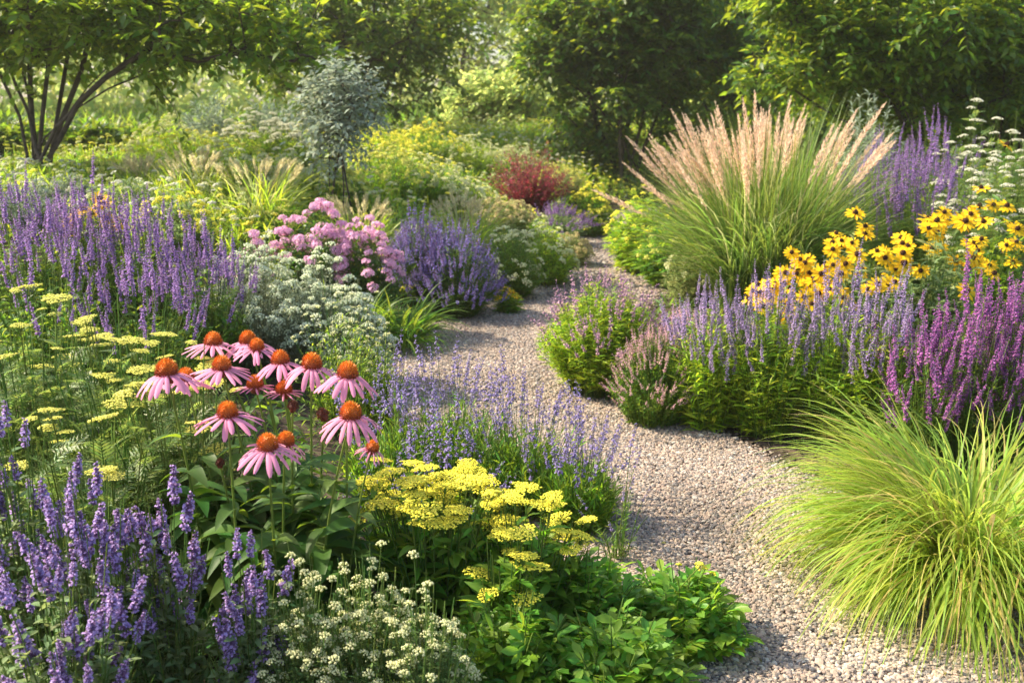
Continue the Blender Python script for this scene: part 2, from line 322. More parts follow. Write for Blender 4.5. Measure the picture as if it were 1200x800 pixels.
x, y, d, s = scatter(5200, -1.5, 2.4, 2.0, 9, dmax=-.02); q = rng.random(len(x)) < np.clip(1.0 + d * 2.4, .12, 1); x, y = x[q], y[q]; k = len(x); rr = rng.uniform(.008, .028, k); a = rng.uniform(0, 6.28, k)
LIT = (None, x, y, rr, a)

# ------------------------------------------------------------------ morning haze: one closed box of thin air
def haze():
    x, y0, y1, z0, z1 = 172, -166, 180, -1.5, 17
    b = B(); b.add([(-x, y0, z0), (x, y0, z0), (x, y1, z0), (-x, y1, z0), (-x, y0, z1), (x, y0, z1), (x, y1, z1), (-x, y1, z1)], [(0, 3, 2, 1), (4, 5, 6, 7), (0, 1, 5, 4), (1, 2, 6, 5), (2, 3, 7, 6), (3, 0, 4, 7)])
    m = bpy.data.materials.new('haze'); m.use_nodes = True; nt = m.node_tree; nt.nodes.clear(); o = node(nt, 'ShaderNodeOutputMaterial'); v = node(nt, 'ShaderNodeVolumePrincipled')
    v.inputs['Color'].default_value = (1.0, .96, .80, 1); v.inputs['Density'].default_value = HAZE; v.inputs['Anisotropy'].default_value = .35; nt.links.new(v.outputs[0], o.inputs['Volume'])
    h = link('haze', b.mesh('haze', m, False)); h['kind'] = 'stuff'; h['label'] = 'thin bright morning haze in the air'
HAZE = .0014
haze()

# ------------------------------------------------------------------ leaf and flower templates
LF = dict(narrow=leaf_tpl(.16, 3, .15, .25), lance=leaf_tpl(.26, 4, .2, .35), oval=leaf_tpl(.42, 4, .18, .3), small=leaf_lite(.32), thin=leaf_lite(.14), tree=leaf_lite(.45, .12),
          cone=leaf_tpl(.36, 6, .22, .55, .36))
b = B(); b.inst(leaf_lite(.4, .2), scl(frameY(np.stack([np.cos(LIT[4]), np.sin(LIT[4]), np.zeros(len(LIT[4]))], 1) + rng.normal(0, .15, (len(LIT[4]), 3)), roll=rng.normal(0, .6, len(LIT[4]))), LIT[3]), np.stack([LIT[1], LIT[2], terr(LIT[1], LIT[2]) + .018], 1))
o = link('leaf_litter', b.mesh('leaf_litter', mat_leaf('leaf_litter', (.22, .13, .05), (.3, .2, .08), trans=.2, var=.6, hue=.08))); o['kind'] = 'stuff'; o['label'] = 'dry fallen leaves and petals scattered on the gravel'
def lobed():
    b = B(); l = leaf_tpl(.42, 3, .15, .15, .55)
    for a, s, y in ((0, .68, .32), (.75, .5, .2), (-.75, .5, .2), (1.35, .36, .08), (-1.35, .36, .08)):
        R = np.array([[cos(a), sin(a), 0], [-sin(a), cos(a), 0], [0, 0, 1]]) * s; b.add(l.v @ R.T + [0, y * .8, -.12 * abs(a)], l.q, l.t)
    return b.tpl()
LF['lobed'] = lobed()
def fern():
    b = B(); l = leaf_lite(.2)
    ys = np.linspace(.12, .95, 9)
    for i, y in enumerate(ys):
        for sg in (-1, 1):
            a = sg * .95; s = .30 * math.sin(pi * (.15 + .8 * y)) + .05
            R = np.array([[cos(a), sin(a), 0], [-sin(a), cos(a), 0], [0, 0, 1]]) * s; b.add(l.v @ R.T + [0, y, -.25 * y * y], t=l.t)
    b.add([(-.012, 0, 0), (.012, 0, 0), (0, 1, -.26)], t=[(0, 1, 2)]); return b.tpl()
LF['fern'] = fern()
FL4 = Tpl([(0, 0, 0), (.5, .35, .45), (.9, 0, .35), (.5, -.35, .5)], [(0, 1, 2, 3)])
def spike_tpl(L, r, whorls, per, gap=.0, cal=.5, floret=1.0, taper=.5, detail=2, seed=0):
    """upright flower spike; mat 0 = florets, 1 = calyx and stalk"""
    g = np.random.default_rng(seed); b = B()
    b.add([(.0012, 0, -.01), (-.0006, .001, -.01), (-.0006, -.001, -.01), (0, 0, L)], t=[(0, 1, 3), (1, 2, 3), (2, 0, 3)], tm=1)
    for i in range(whorls):
        u = i / max(whorls - 1, 1); z = L * (u ** .9) ; rr = r * (1 - taper * u ** 1.5) * (.75 if i == 0 and gap else 1)
        n = max(3, int(per * (1 - .4 * u))); a0 = g.uniform(0, 6)
        for j in range(n):
            a = a0 + j * 2 * pi / n + g.normal(0, .25); el = g.uniform(.1, .9); s = rr * g.uniform(.75, 1.15)
            D = np.array([[cos(a) * cos(el), sin(a) * cos(el), sin(el)]]); R = frameZ(D, np.array([g.uniform(0, 6)]))
            zz = z + g.normal(0, L / whorls * .18)
            b.inst(OCT, scl(R, np.array([[s * .22, s * .22, s * cal]])), np.array([[0, 0, zz]]) + D * s * .35, 1)
            if g.random() < (.92 - .45 * u):
                for f in range(detail):
                    yaw = a + g.uniform(-1, 1) + f * 2.4
                    R2 = frameZ(D + g.normal(0, .35, (1, 3)), np.array([yaw]))
                    fs = s * .85 * floret
                    b.inst(FL4, scl(R2, np.array([[fs, fs, fs]])), np.array([[0, 0, zz]]) + D * s * .45, 0)
    return b.tpl()
def umbel_tpl(r, n, up=.25, blobr=.1, seed=0, squash=.7, stalks=True):
    """flat-topped flower head of many tiny florets; mat 0 florets, 1 stalklets"""
    g = np.random.default_rng(seed); b = B(); i = np.arange(n); rr = r * np.sqrt((i + .5) / n); a = i * 2.39996 + g.normal(0, .15, n)
    lob = 1 + .13 * np.sin(3 * a + g.uniform(0, 6)) + .08 * np.sin(5 * a)
    x = rr * lob * np.cos(a); y = rr * lob * np.sin(a); z = up * r * (1 - (rr / r) ** 2) + g.normal(0, .028 * r, n)
    P = np.stack([x, y, z], 1); s = r * blobr * g.uniform(.8, 1.35, n)
    b.inst(ICO, scl(frameZ(np.tile([0, 0, 1.], (n, 1))), np.stack([s, s, s * squash], 1)), P, 0)
    if stalks:
        m = 12; k = np.arange(m); rr = r * .8 * np.sqrt((k + .5) / m); a = k * 2.4; Q = np.stack([rr * np.cos(a), rr * np.sin(a), np.full(m, 0.0)], 1)
        base = np.tile([0, 0, -r * .75], (m, 1)); tubes(b, bez(base, base * .6 + Q * .3, Q, 4), r * .022, 3, 1)
    return b.tpl()
def cluster_tpl(r, n, pet=5, ps=.35, seed=0, flat=.75):
    """rounded head of small five-petalled florets; mat 0 petals, 1 eyes and stalklets"""
    g = np.random.default_rng(seed); b = B()
    for i in range(n):
        u = (i + .5) / n; el = math.acos(1 - u * 1.1 if u * 1.1 < 2 else -1); a = i * 2.39996
        D = np.array([sin(el) * cos(a), sin(el) * sin(a), cos(el)]); c = D * r * g.uniform(.85, 1.05) * [1, 1, flat]
        R = frameZ((D + g.normal(0, .25, 3))[None])[0]; s = r * ps
        for j in range(pet):
            t = j * 2 * pi / pet; q = np.array([(0, 0, 0), (cos(t - .5) * .7, sin(t - .5) * .7, .08), (cos(t), sin(t), .05), (cos(t + .5) * .7, sin(t + .5) * .7, .08)]) * s
            b.add(q @ R.T + c, [(0, 1, 2, 3)])
        b.inst(OCT, np.eye(3)[None] * s * .16, (c + R[:, 2] * s * .05)[None], 1)
        if i % 3 == 0: tubes(b, bez(np.array([[0, 0, -r * .9]]), c[None] * .4, c[None], 3), r * .03, 3, 1)
    return b.tpl()
def daisy_tpl(r, n, w=.3, droop=.1, cr=.22, ch=.5, seed=0, layers=1):
    """ray flower; mat 0 rays, 1 centre"""
    g = np.random.default_rng(seed); b = B(); l = leaf_tpl(w, 4, .1, droop, .6)
    for j in range(n):
        a = j * 2 * pi / n + g.normal(0, .06); s = r * g.uniform(.9, 1.06); ti = g.normal(-.05, .12); D = np.array([[cos(a) * cos(ti), sin(a) * cos(ti), sin(ti)]])
        b.inst(l, frameY(D, roll=g.normal(0, .2)) * s, D * r * cr * .5, 0)
    i = np.arange(26); el = np.arccos(1 - (i + .5) / 26); a = i * 2.4; C = np.stack([np.sin(el) * np.cos(a), np.sin(el) * np.sin(a), np.cos(el) * ch * 2], 1) * r * cr
    b.inst(OCT, np.tile(np.eye(3) * r * cr * .3, (26, 1, 1)), C, 1); b.inst(ICO, np.eye(3)[None] * r * cr * .95 * np.array([1, 1, ch * 1.8]), np.zeros((1, 3)), 1)
    return b.tpl()
def plume_tpl(L, r, n=150, seed=0):
    g = np.random.default_rng(seed); b = B(); u = g.random(n) ** .9; z = L * u; a = g.uniform(0, 2 * pi, n)
    rad = r * np.sin(pi * np.clip(.12 + .86 * u, 0, 1)) ** .8
    D = np.stack([np.cos(a) * .42, np.sin(a) * .42, np.full(n, 1.)], 1) + g.normal(0, .1, (n, 3))
    P = np.stack([np.cos(a) * rad * .3 + .04 * L * u * u, np.sin(a) * rad * .3, z], 1)
    b.inst(leaf_lite(.2), scl(frameY(D, roll=g.uniform(0, 6, n)), rad * 2.4 + .006), P, 0)
    b.add([(.001, 0, -.02), (-.001, .001, -.02), (-.001, -.001, -.02), (.04 * L, 0, L)], t=[(0, 1, 3), (1, 2, 3), (2, 0, 3)]); return b.tpl()

# ------------------------------------------------------------------ generic clump of stems, leaves and flower heads
def clump(name, label, cat, place, heads=None, hmats=None, n_stem=120, n_head=60, leaf='lance', lm='leaf_mid', sm='stem', leaf_len=.05, per=12,
          trange=(.12, .85), dome=.5, filler=.5, fill_h=.75, splay=.35, hs=(.85, 1.15), part='flower_spike', merged=False, group=None, stem_r=.0016,
          hup=.0, leaf_el=.55, head_low=0.0, seed=None, face=0.0, xy=1.0, jit=.08, headfn=None, top_bias=0.0, lsm=None):
    global rng
    rng = np.random.default_rng(abs(hash_(label)) if seed is None else seed)
    base, H, Rr = place
    root = thing(name, label, cat, base, group)
    def stems(n, hf, r0=0.0):
        u = np.sqrt(rng.uniform(r0, 1, n)); a = rng.uniform(0, 2 * pi, n)
        h = H * (1 - dome * u ** 2) * hf * (1 + rng.normal(0, jit, n)); x = u * np.cos(a) * Rr; y = u * np.sin(a) * Rr * xy
        P2 = np.stack([x, y, np.zeros(n)], 1); P0 = P2 * splay * np.array([1, 1, 0]) + rng.normal(0, .01, (n, 3)) * [1, 1, 0]
        P0[:, 2] = terr(P0[:, 0] + base[0], P0[:, 1] + base[1]) - base[2] - .01
        P2[:, 2] = h; P1 = P0 * .6 + P2 * .4; P1[:, 2] = h * .62
        return P0, P1, P2
    nf = int(n_stem * filler); A = stems(n_stem - nf, 1.0); F = stems(nf, fill_h)
    P0, P1, P2 = [np.concatenate([a, f]) for a, f in zip(A, F)]
    C = bez(P0, P1, P2, 6); b = B(); tubes(b, C, np.linspace(1.3, .7, 6) * stem_r, 3); link('stalk', b.mesh('stalk', M[sm]), root)
    if leaf:
        n = len(P0) * per; si = np.repeat(np.arange(len(P0)), per); t = rng.uniform(*trange, n); t = t ** (1 - top_bias)
        o = lambda a: a[si]
        tt = t[:, None]; p = o(P0) * (1 - tt) ** 2 + 2 * o(P1) * tt * (1 - tt) + o(P2) * tt * tt
        T = nrm(2 * (1 - tt) * (o(P1) - o(P0)) + 2 * tt * (o(P2) - o(P1)))
        a = rng.uniform(0, 2 * pi, n); e = rng.normal(leaf_el, .3, n)
        D = np.stack([np.cos(a), np.sin(a), np.zeros(n)], 1) * np.cos(e)[:, None] + T * np.sin(e)[:, None]
        s = leaf_len * rng.uniform(.6, 1.25, n) * (1.15 - .45 * t)
        b = B(); b.inst(LF[leaf], scl(frameY(D, roll=rng.normal(0, .4, n)), s), p); link('foliage', b.mesh('foliage', M[lm]), root)
    if heads and n_head:
        nh = n_head
        sel = rng.permutation(len(A[0]))[:nh]; E = A[2][sel]; T = nrm(A[2][sel] - A[1][sel]); T = nrm(T * (1 - hup) + np.array([0, 0, 1.]) * hup + rng.normal(0, .11, T.shape))
        if face: T = nrm(T + np.stack([rng.normal(0, .3, len(T)), -face * rng.uniform(.2, 2.2, len(T)), np.zeros(len(T))], 1))
        if head_low > 0: E = E - T * (rng.random(len(E)) * head_low * H)[:, None]
        sc = rng.uniform(*hs, len(E)); Rm = frameZ(T)
        if merged:
            b = B()
            for j in range(len(heads)): k = np.arange(len(E)) % len(heads) == j; b.inst(heads[j], scl(Rm[k], sc[k]), E[k])
            link(part if merged is True else merged, b.mesh(part, hmats), root)
        else:
            ms = [to_mesh(h, part, hmats) if isinstance(h, Tpl) else h for h in heads]
            own = np.argsort(np.hypot(E[:, 0] + base[0], E[:, 1] + base[1]))[:98]; rest = np.setdiff1d(np.arange(len(E)), own)
            put(part, ms, Rm[own], sc[own], E[own], root)
            if len(rest):
                tp = TPL_OF[id(heads)] if id(heads) in TPL_OF else heads; b = B(); mm = hmats or list(ms[0].materials)
                for j in range(len(tp)): k = rest[j::len(tp)]; b.inst(tp[j], scl(Rm[k], sc[k]), E[k])
                o = link(part, b.mesh(part, mm), root); o['kind'] = 'stuff'
    return root
from mathutils import Matrix
def put(part, ms, Rm, sc, E, root):
    out = []
    for i in range(len(E)):
        o = bpy.data.objects.new(part, ms[i % len(ms)]); S.collection.objects.link(o); o.parent = root
        m = Matrix([[*(Rm[i][r] * sc[i]), E[i][r]] for r in range(3)] + [[0, 0, 0, 1]]); o.matrix_local = m; out.append(o)
    return out
def hash_(s):
    h = 5381
    for c in s: h = (h * 33 + ord(c)) & 0x7fffffff
    return h
_mc = {}; TPL_OF = {}
def msh(key, tpls, mats, part):
    if key not in _mc: _mc[key] = [to_mesh(t, part, mats) for t in tpls]; TPL_OF[id(_mc[key])] = tpls
    return _mc[key]

SP = {}
SP['sage'] = [spike_tpl(.13, .011, 13, 6, taper=.55, seed=i) for i in range(4)]
SP['cat'] = [spike_tpl(.088, .021, 6, 14, gap=1, taper=.45, floret=.8, detail=2, seed=20 + i) for i in range(5)]
SP['lav'] = [spike_tpl(.055, .008, 5, 5, taper=.4, seed=40 + i) for i in range(4)]
SP['lavgap'] = [spike_tpl(.11, .0115, 6, 7, taper=.35, seed=60 + i) for i in range(4)]
SP['long'] = [spike_tpl(.20, .012, 18, 6, taper=.6, seed=80 + i) for i in range(4)]
SP['small'] = [spike_tpl(.07, .010, 7, 5, taper=.5, detail=1, seed=90 + i) for i in range(3)]

# ------------------------------------------------------------------ trees
def tree(name, label, base, ells, trunks, n_target, leaves_per, leaf_len, lm='leaf_tree', r_tip=.006, seed=1, group=None, shoot=.32, arch=.0, wood='bark', sag=.12, rexp=2.4, cat='tree', step=.35):
    """trunks: list of points the main stems reach; ells: [(centre, radii)] crown volumes (world)"""
    g = np.random.default_rng(seed); global rng; rng = g
    base = np.array(base, float); root = thing(name, label, cat, base, group)
    N = [np.zeros(3)]; Pa = [-1]; Dp = [0.0]
    def chain(i0, tgt, st, curve):
        a = N[i0]; L = np.linalg.norm(tgt - a); n = max(2, int(L / st)); i = i0
        side = g.normal(0, .06 * L, 3)
        for k in range(1, n + 1):
            t = k / n; p = a + (tgt - a) * t + side * sin(pi * t) + np.array([0, 0, curve * L * sin(pi * t)]) + g.normal(0, .012 * L, 3) * (k < n)
            N.append(p); Pa.append(i); Dp.append(Dp[i] + L / n); i = len(N) - 1
        return i
    for k, tp in enumerate(trunks):
        off = np.array([g.normal(0, .12), g.normal(0, .12), 0]); N.append(off); Pa.append(0); Dp.append(.1)
        chain(len(N) - 1, np.array(tp) - base, step, .10 if np.hypot(*(np.array(tp) - base)[:2]) > 1 else .03)
    cs = np.array([e[0] for e in ells], float) - base; rs = np.array([e[1] for e in ells], float); vol = rs.prod(1); pr = vol / vol.sum()
    which = g.choice(len(ells), n_target, p=pr); v = nrm(g.normal(0, 1, (n_target, 3))) * (g.uniform(.12, 1, n_target) ** (1 / 2.4))[:, None]
    Tg = cs[which] + v * rs[which]; Tg = Tg[Tg[:, 2] > .25]; d0 = np.linalg.norm(Tg - [0, 0, Tg[:, 2].mean() * .5], axis=1); Tg = Tg[np.argsort(d0)]
    ends = []
    for t in Tg:
        A = np.array(N); dd = A - t; dist = np.linalg.norm(dd, axis=1) + .12 * np.array(Dp) + np.where(A[:, 2] > t[2] + .3, .5, 0) + np.where(A[:, 2] < .35, 9, 0)
        i = int(dist.argmin()); ends.append((i, chain(i, t, step, .05)))
    A = np.array(N); Pa = np.array(Pa); w_ = np.full(len(A), 0.0)
    kids = np.bincount(Pa[Pa >= 0], minlength=len(A)); w_[kids == 0] = r_tip ** rexp
    for i in range(len(A) - 1, 0, -1): w_[Pa[i]] += w_[i]
    rad = w_ ** (1 / rexp); e = np.arange(1, len(A)); e = e[Pa[e] >= 0]
    par = Pa[e]; rp = np.where(par == 0, rad[e] * 1.25, np.minimum(rad[par], rad[e] * 1.35))
    Pp = A[par].copy(); Pp[par == 0] = A[e][par == 0] * [1, 1, 0] + [0, 0, -.15]
    C = np.stack([Pp, A[e]], 1); b = B(); tubes(b, C, np.stack([rp, rad[e]], 1), 6)
    # leafy shoots
    EI = np.array([x[1] for x in ends]); seg = []
    for i in EI:
        j = i
        for _ in range(3):
            if Pa[j] <= 0: break
            seg.append((j, Pa[j])); j = Pa[j]
    seg = np.array(seg); ns = 2
    a_, b_ = np.repeat(seg[:, 0], ns), np.repeat(seg[:, 1], ns); k = len(a_); u = g.random((k, 1)); P0 = A[a_] * u + A[b_] * (1 - u)
    Dm = nrm(A[a_] - A[b_]); D = nrm(Dm * .7 + g.normal(0, .65, (k, 3)) + [0, 0, .12]); L = shoot * g.uniform(.5, 1.25, k)[:, None]
    P2 = P0 + D * L - [0, 0, 1] * L * sag * 2.5; P1 = P0 + D * L * .55 + [0, 0, .05] * L
    tubes(b, bez(P0, P1, P2, 4), np.array([.9, .7, .5, .3]) * r_tip * .55, 3); link('trunk', b.mesh('trunk', M[wood]), root)
    m = leaves_per; si = np.repeat(np.arange(k), m); t = np.tile(np.linspace(.1, 1, m), k)[:, None]; n = len(si)
    p = P0[si] * (1 - t) ** 2 + 2 * P1[si] * t * (1 - t) + P2[si] * t * t; T = nrm(2 * (1 - t) * (P1 - P0)[si] + 2 * t * (P2 - P1)[si])
    sdv = nrm(np.cross(T, [0, 0, 1.])) * np.where(np.arange(n) % 2 == 0, 1, -1)[:, None]
    D = nrm(T * .55 + sdv * .8 + g.normal(0, .28, (n, 3)) - [0, 0, .18]); s = leaf_len * g.uniform(.6, 1.3, n)
    b = B(); b.inst(LF['tree'], scl(frameY(D, roll=g.normal(0, .5, n)), s), p); link('crown', b.mesh('crown', M[lm]), root)
    return root
def W(px, py, Y): return at_depth(px, py, Y)
def E(px, py, Y, rx, ry, rz=None):
    s = Y / FPX; return (W(px, py, Y), (rx * s, rz or rx * s * .8, ry * s))
def bp(px, Y): x = (px - 600) / FPX * Y; return (x, Y, tz(x, Y))

tree('multi_stem_tree', 'dark multi-stemmed tree arching over the left bank with sunlit yellow-green leaves', bp(48, 8.9),
     [E(60, 0, 9.0, 190, 66, .9), E(40, 30, 9.4, 100, 34, .7), E(230, 25, 8.8, 150, 58, .8), E(335, 62, 8.5, 60, 36), E(190, 104, 8.9, 60, 20), E(-80, 20, 9.2, 100, 55)],
     [W(5, 60, 9.6), W(30, 30, 9.2), W(62, 20, 9.0), W(105, 45, 9.1), W(150, 70, 8.9), W(215, 68, 8.7), W(345, 72, 8.5), W(-60, 70, 9.2), W(20, 60, 9.1), W(80, 60, 9.3), W(125, 80, 9.0), W(-20, 60, 9.0)], 330, 9, .10, seed=3, r_tip=.006)
tree('broad_tree', 'full green tree behind the silvery shrub at the top of the bank', bp(430, 17),
     [E(430, 10, 17, 120, 70), E(475, 75, 17, 62, 62), E(385, 80, 17, 90, 62), E(330, -10, 17.5, 110, 80)],
     [W(400, 20, 17), W(440, -10, 17), W(475, 60, 17), W(360, 30, 17)], 330, 8, .15, lm='leaf_tree', seed=5, r_tip=.008, shoot=.5, step=.6)
tree('spreading_tree', 'dark spreading tree with fanned bare stems beside the burgundy bush', bp(735, 15.5),
     [E(720, 40, 15.5, 112, 62), E(660, 70, 15.3, 52, 34), E(790, 60, 15.8, 90, 60), E(740, -10, 15.5, 120, 45), E(680, 165, 15.6, 42, 30), E(705, 100, 15.4, 80, 50), E(815, 165, 16.4, 60, 40)],
     [W(690, 60, 15.4), W(715, 40, 15.5), W(735, 20, 15.5), W(760, 30, 15.6), W(790, 50, 15.8), W(820, 60, 15.8), W(672, 100, 15.3)], 470, 10, .13, lm='leaf_deep', seed=9, r_tip=.0075, shoot=.45, step=.55)
tree('dense_tree', 'tall dense tree standing between the spreading tree and the large tree over the plumes', bp(845, 19),
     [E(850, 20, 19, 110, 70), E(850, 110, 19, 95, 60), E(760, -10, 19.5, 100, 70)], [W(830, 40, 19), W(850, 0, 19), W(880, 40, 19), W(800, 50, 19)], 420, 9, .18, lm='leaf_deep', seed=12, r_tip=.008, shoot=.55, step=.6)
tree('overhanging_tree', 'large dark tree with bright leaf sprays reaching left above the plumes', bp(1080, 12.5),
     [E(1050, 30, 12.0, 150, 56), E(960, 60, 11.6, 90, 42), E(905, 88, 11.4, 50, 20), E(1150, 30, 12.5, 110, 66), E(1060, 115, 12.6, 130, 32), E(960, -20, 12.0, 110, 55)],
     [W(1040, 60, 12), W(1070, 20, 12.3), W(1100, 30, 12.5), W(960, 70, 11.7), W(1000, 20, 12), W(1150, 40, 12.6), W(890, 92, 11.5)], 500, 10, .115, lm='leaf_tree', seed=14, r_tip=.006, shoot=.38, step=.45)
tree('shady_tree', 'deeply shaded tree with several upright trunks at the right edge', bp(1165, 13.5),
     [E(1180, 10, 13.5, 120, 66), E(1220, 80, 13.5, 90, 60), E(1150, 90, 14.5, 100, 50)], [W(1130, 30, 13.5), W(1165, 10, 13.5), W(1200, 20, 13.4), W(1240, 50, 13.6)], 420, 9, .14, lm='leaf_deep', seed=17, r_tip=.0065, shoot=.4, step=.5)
tree('pale_shrub', 'rounded pale green shrub glowing in the hazy gap behind the bank', bp(585, 21),
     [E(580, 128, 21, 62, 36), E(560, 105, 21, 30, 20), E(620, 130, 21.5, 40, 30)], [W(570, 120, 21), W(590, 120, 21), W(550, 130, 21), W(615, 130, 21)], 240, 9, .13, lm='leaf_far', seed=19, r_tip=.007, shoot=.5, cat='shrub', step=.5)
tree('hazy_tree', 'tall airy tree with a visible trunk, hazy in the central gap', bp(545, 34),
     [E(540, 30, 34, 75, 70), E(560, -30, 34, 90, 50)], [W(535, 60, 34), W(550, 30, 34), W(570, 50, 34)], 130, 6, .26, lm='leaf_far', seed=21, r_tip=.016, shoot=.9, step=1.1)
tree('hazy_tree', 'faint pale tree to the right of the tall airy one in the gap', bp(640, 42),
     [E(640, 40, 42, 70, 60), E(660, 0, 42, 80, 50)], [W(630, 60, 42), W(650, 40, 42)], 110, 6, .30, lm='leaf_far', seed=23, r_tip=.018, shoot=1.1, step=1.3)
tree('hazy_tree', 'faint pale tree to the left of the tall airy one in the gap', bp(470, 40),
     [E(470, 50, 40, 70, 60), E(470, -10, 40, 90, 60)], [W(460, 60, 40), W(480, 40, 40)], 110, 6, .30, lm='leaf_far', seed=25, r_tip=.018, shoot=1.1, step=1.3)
# far wood that closes the view
def wood():
    global rng; rng = np.random.default_rng(5); b = B()
    n = 15000; a = rng.uniform(-1.0, 1.0, n); dist = rng.uniform(48, 62, n) ; x = np.sin(a) * dist; y = np.cos(a) * dist
    lump = 7 + 3.0 * np.sin(a * 23) + 2.0 * np.sin(a * 51 + 1) + 1.2 * np.sin(a * 97)
    zt = rng.uniform(0, 1, n) ** .8 * (lump + (dist - 48) * .25) * np.where(np.abs(a + .03) < .11, .35, 1); keep = np.ones(n, bool)
    P = np.stack([x, y, .4 + zt], 1); D = nrm(rng.normal(0, 1, (n, 3))); b.inst(LF['tree'], scl(frameY(D, roll=rng.uniform(0, 6, n)), rng.uniform(.4, 1.1, n)), P)
    # nearer side belts left and right, behind the garden trees
    for (x0, x1, y0, y1, h, lm_) in ((-30, -6.5, 25, 33, 8, 0), (3.2, 24, 20, 28, 7.5, 0)):
        n = 26000; x = rng.uniform(x0, x1, n); y = rng.uniform(y0, y1, n); z = rng.random(n) * (h + 1.5 * np.sin(x * 1.3))
        D = nrm(rng.normal(0, 1, (n, 3))); b.inst(LF['tree'], scl(frameY(D, roll=rng.uniform(0, 6, n)), rng.uniform(.2, .42, n)), np.stack([x, y, z + .5], 1))
    for (cx_, cy_, cr, ch) in ((-4.5, 31, 2.6, 5), (1.5, 36, 3.4, 6), (4.5, 30, 2.5, 4.5), (-1.5, 44, 4, 8)):
        n = 650; v = nrm(rng.normal(0, 1, (n, 3))) * (rng.random((n, 1)) ** .4) * [cr, cr, ch * .5] + [cx_, cy_, ch * .55 + .5]
        b.inst(LF['tree'], scl(frameY(rng.normal(0, 1, (n, 3)), roll=rng.uniform(0, 6, n)), rng.uniform(.2, .45, n)), v)
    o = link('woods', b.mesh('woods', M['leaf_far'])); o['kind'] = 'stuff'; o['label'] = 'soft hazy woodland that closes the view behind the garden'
wood()

# ------------------------------------------------------------------ undergrowth that fills the beds
def undergrowth():
    global rng; rng = np.random.default_rng(11); b = B()
    for (n, x0, x1, y0, y1, L0, L1) in ((26000, -3.2, 3.4, 1.6, 6, .03, .07), (42000, -7, 7, 6, 12, .06, .14), (40000, -11, 11, 12, 21, .10, .22), (22000, -18, 18, 21, 40, .2, .4)):
        x, y, d, s = scatter(n, x0, x1, y0, y1, dmin=.16); k = len(x); a = rng.uniform(0, 6.28, k); e = rng.uniform(.1, 1.2, k)
        D = np.stack([np.cos(a) * np.cos(e), np.sin(a) * np.cos(e), np.sin(e)], 1); s_ = rng.uniform(L0, L1, k) * np.clip(.5 + d * .8, .5, 1)
        b.inst(LF['narrow'] if L0 < .1 else leaf_lite(.16), scl(frameY(D, roll=rng.normal(0, .5, k)), s_), np.stack([x, y, terr(x, y) + rng.uniform(0, 1, k) * L1 * .5], 1))
    o = link('ground_cover', b.mesh('ground_cover', M['leaf_mid'])); o['kind'] = 'stuff'; o['label'] = 'low mixed green growth covering the soil between the plants'
undergrowth()

def wildflowers():
    global rng; rng = np.random.default_rng(41); b = B()
    x, y, d, s = scatter(34000, -9, 8, 6.3, 19, dmin=.3); k = (s < 0) | (y > 10.5); x, y, d, s = x[k], y[k], d[k], s[k]; k = len(x)
    low = ((x > -.7) & (x < 1.4) & (y > 8.6) & (y < 12.3)) | ((x < -2.9) & (y < 9.6))
    H = rng.uniform(.12, .32, k) * np.where(low, .45, 1) * (1 + .25 * np.sin(x * 2.3 + y) * np.cos(y * 1.9)) * np.clip(.5 + d * .7, .5, 1.1); z = terr(x, y); base = np.stack([x, y, z], 1)
    tip = base + np.stack([rng.normal(0, .07, k), rng.normal(0, .07, k), H], 1); C = bez(base, (base + tip) / 2 + [0, 0, .05], tip, 4)
    az = rng.uniform(0, 6.28, k); ribbons(b, C, np.stack([np.cos(az), np.sin(az), np.zeros(k)], 1), np.tile(np.array([.003, .0025, .002, .0015]), (k, 1)), 0)
    patch = np.sin(x * 1.7 + 1.3 * np.sin(y * .9)) + np.sin(y * 1.3 + x * .6) + rng.normal(0, .35, k)
    for j in range(6):
        t = rng.uniform(.05, .75, (k, 1)); p = base + (tip - base) * t; a = rng.uniform(0, 6.28, k); e = rng.uniform(.3, 1.2, k)
        D = np.stack([np.cos(a) * np.cos(e), np.sin(a) * np.cos(e), np.sin(e)], 1); R = scl(frameY(D, roll=rng.normal(0, .5, k)), rng.uniform(.045, .10, k))
        q = patch > .1; b.inst(leaf_lite(.17), R[q], p[q], 0); q = ~q; b.inst(leaf_lite(.17), R[q], p[q], 1)
    fl = rng.random(k) < .5; h = umbel_tpl(.03, 7, .3, .36, 3, .6, stalks=False); h = Tpl(h.v, h.q, h.t)
    kind = np.digitize(patch + rng.normal(0, .5, k), [-1.2, -.3, .7, 1.5])
    for c, m in ((0, 2), (1, 3), (2, 4), (3, 2), (4, 5)):
        q = fl & (kind == c); n = q.sum(); b.inst(h, scl(frameZ(np.tile([0, 0, 1.], (n, 1)) + rng.normal(0, .2, (n, 3))), rng.uniform(.5, 1.1, n)), tip[q], m)
    o = link('wildflowers', b.mesh('wildflowers', [M['leaf_lime'], M['leaf_fresh'], M['cream'], M['yellow_pale'], M['yellow'], M['white']])); o['kind'] = 'stuff'; o['label'] = 'cream, white and yellow wildflowers scattered over the rising bank'
wildflowers()

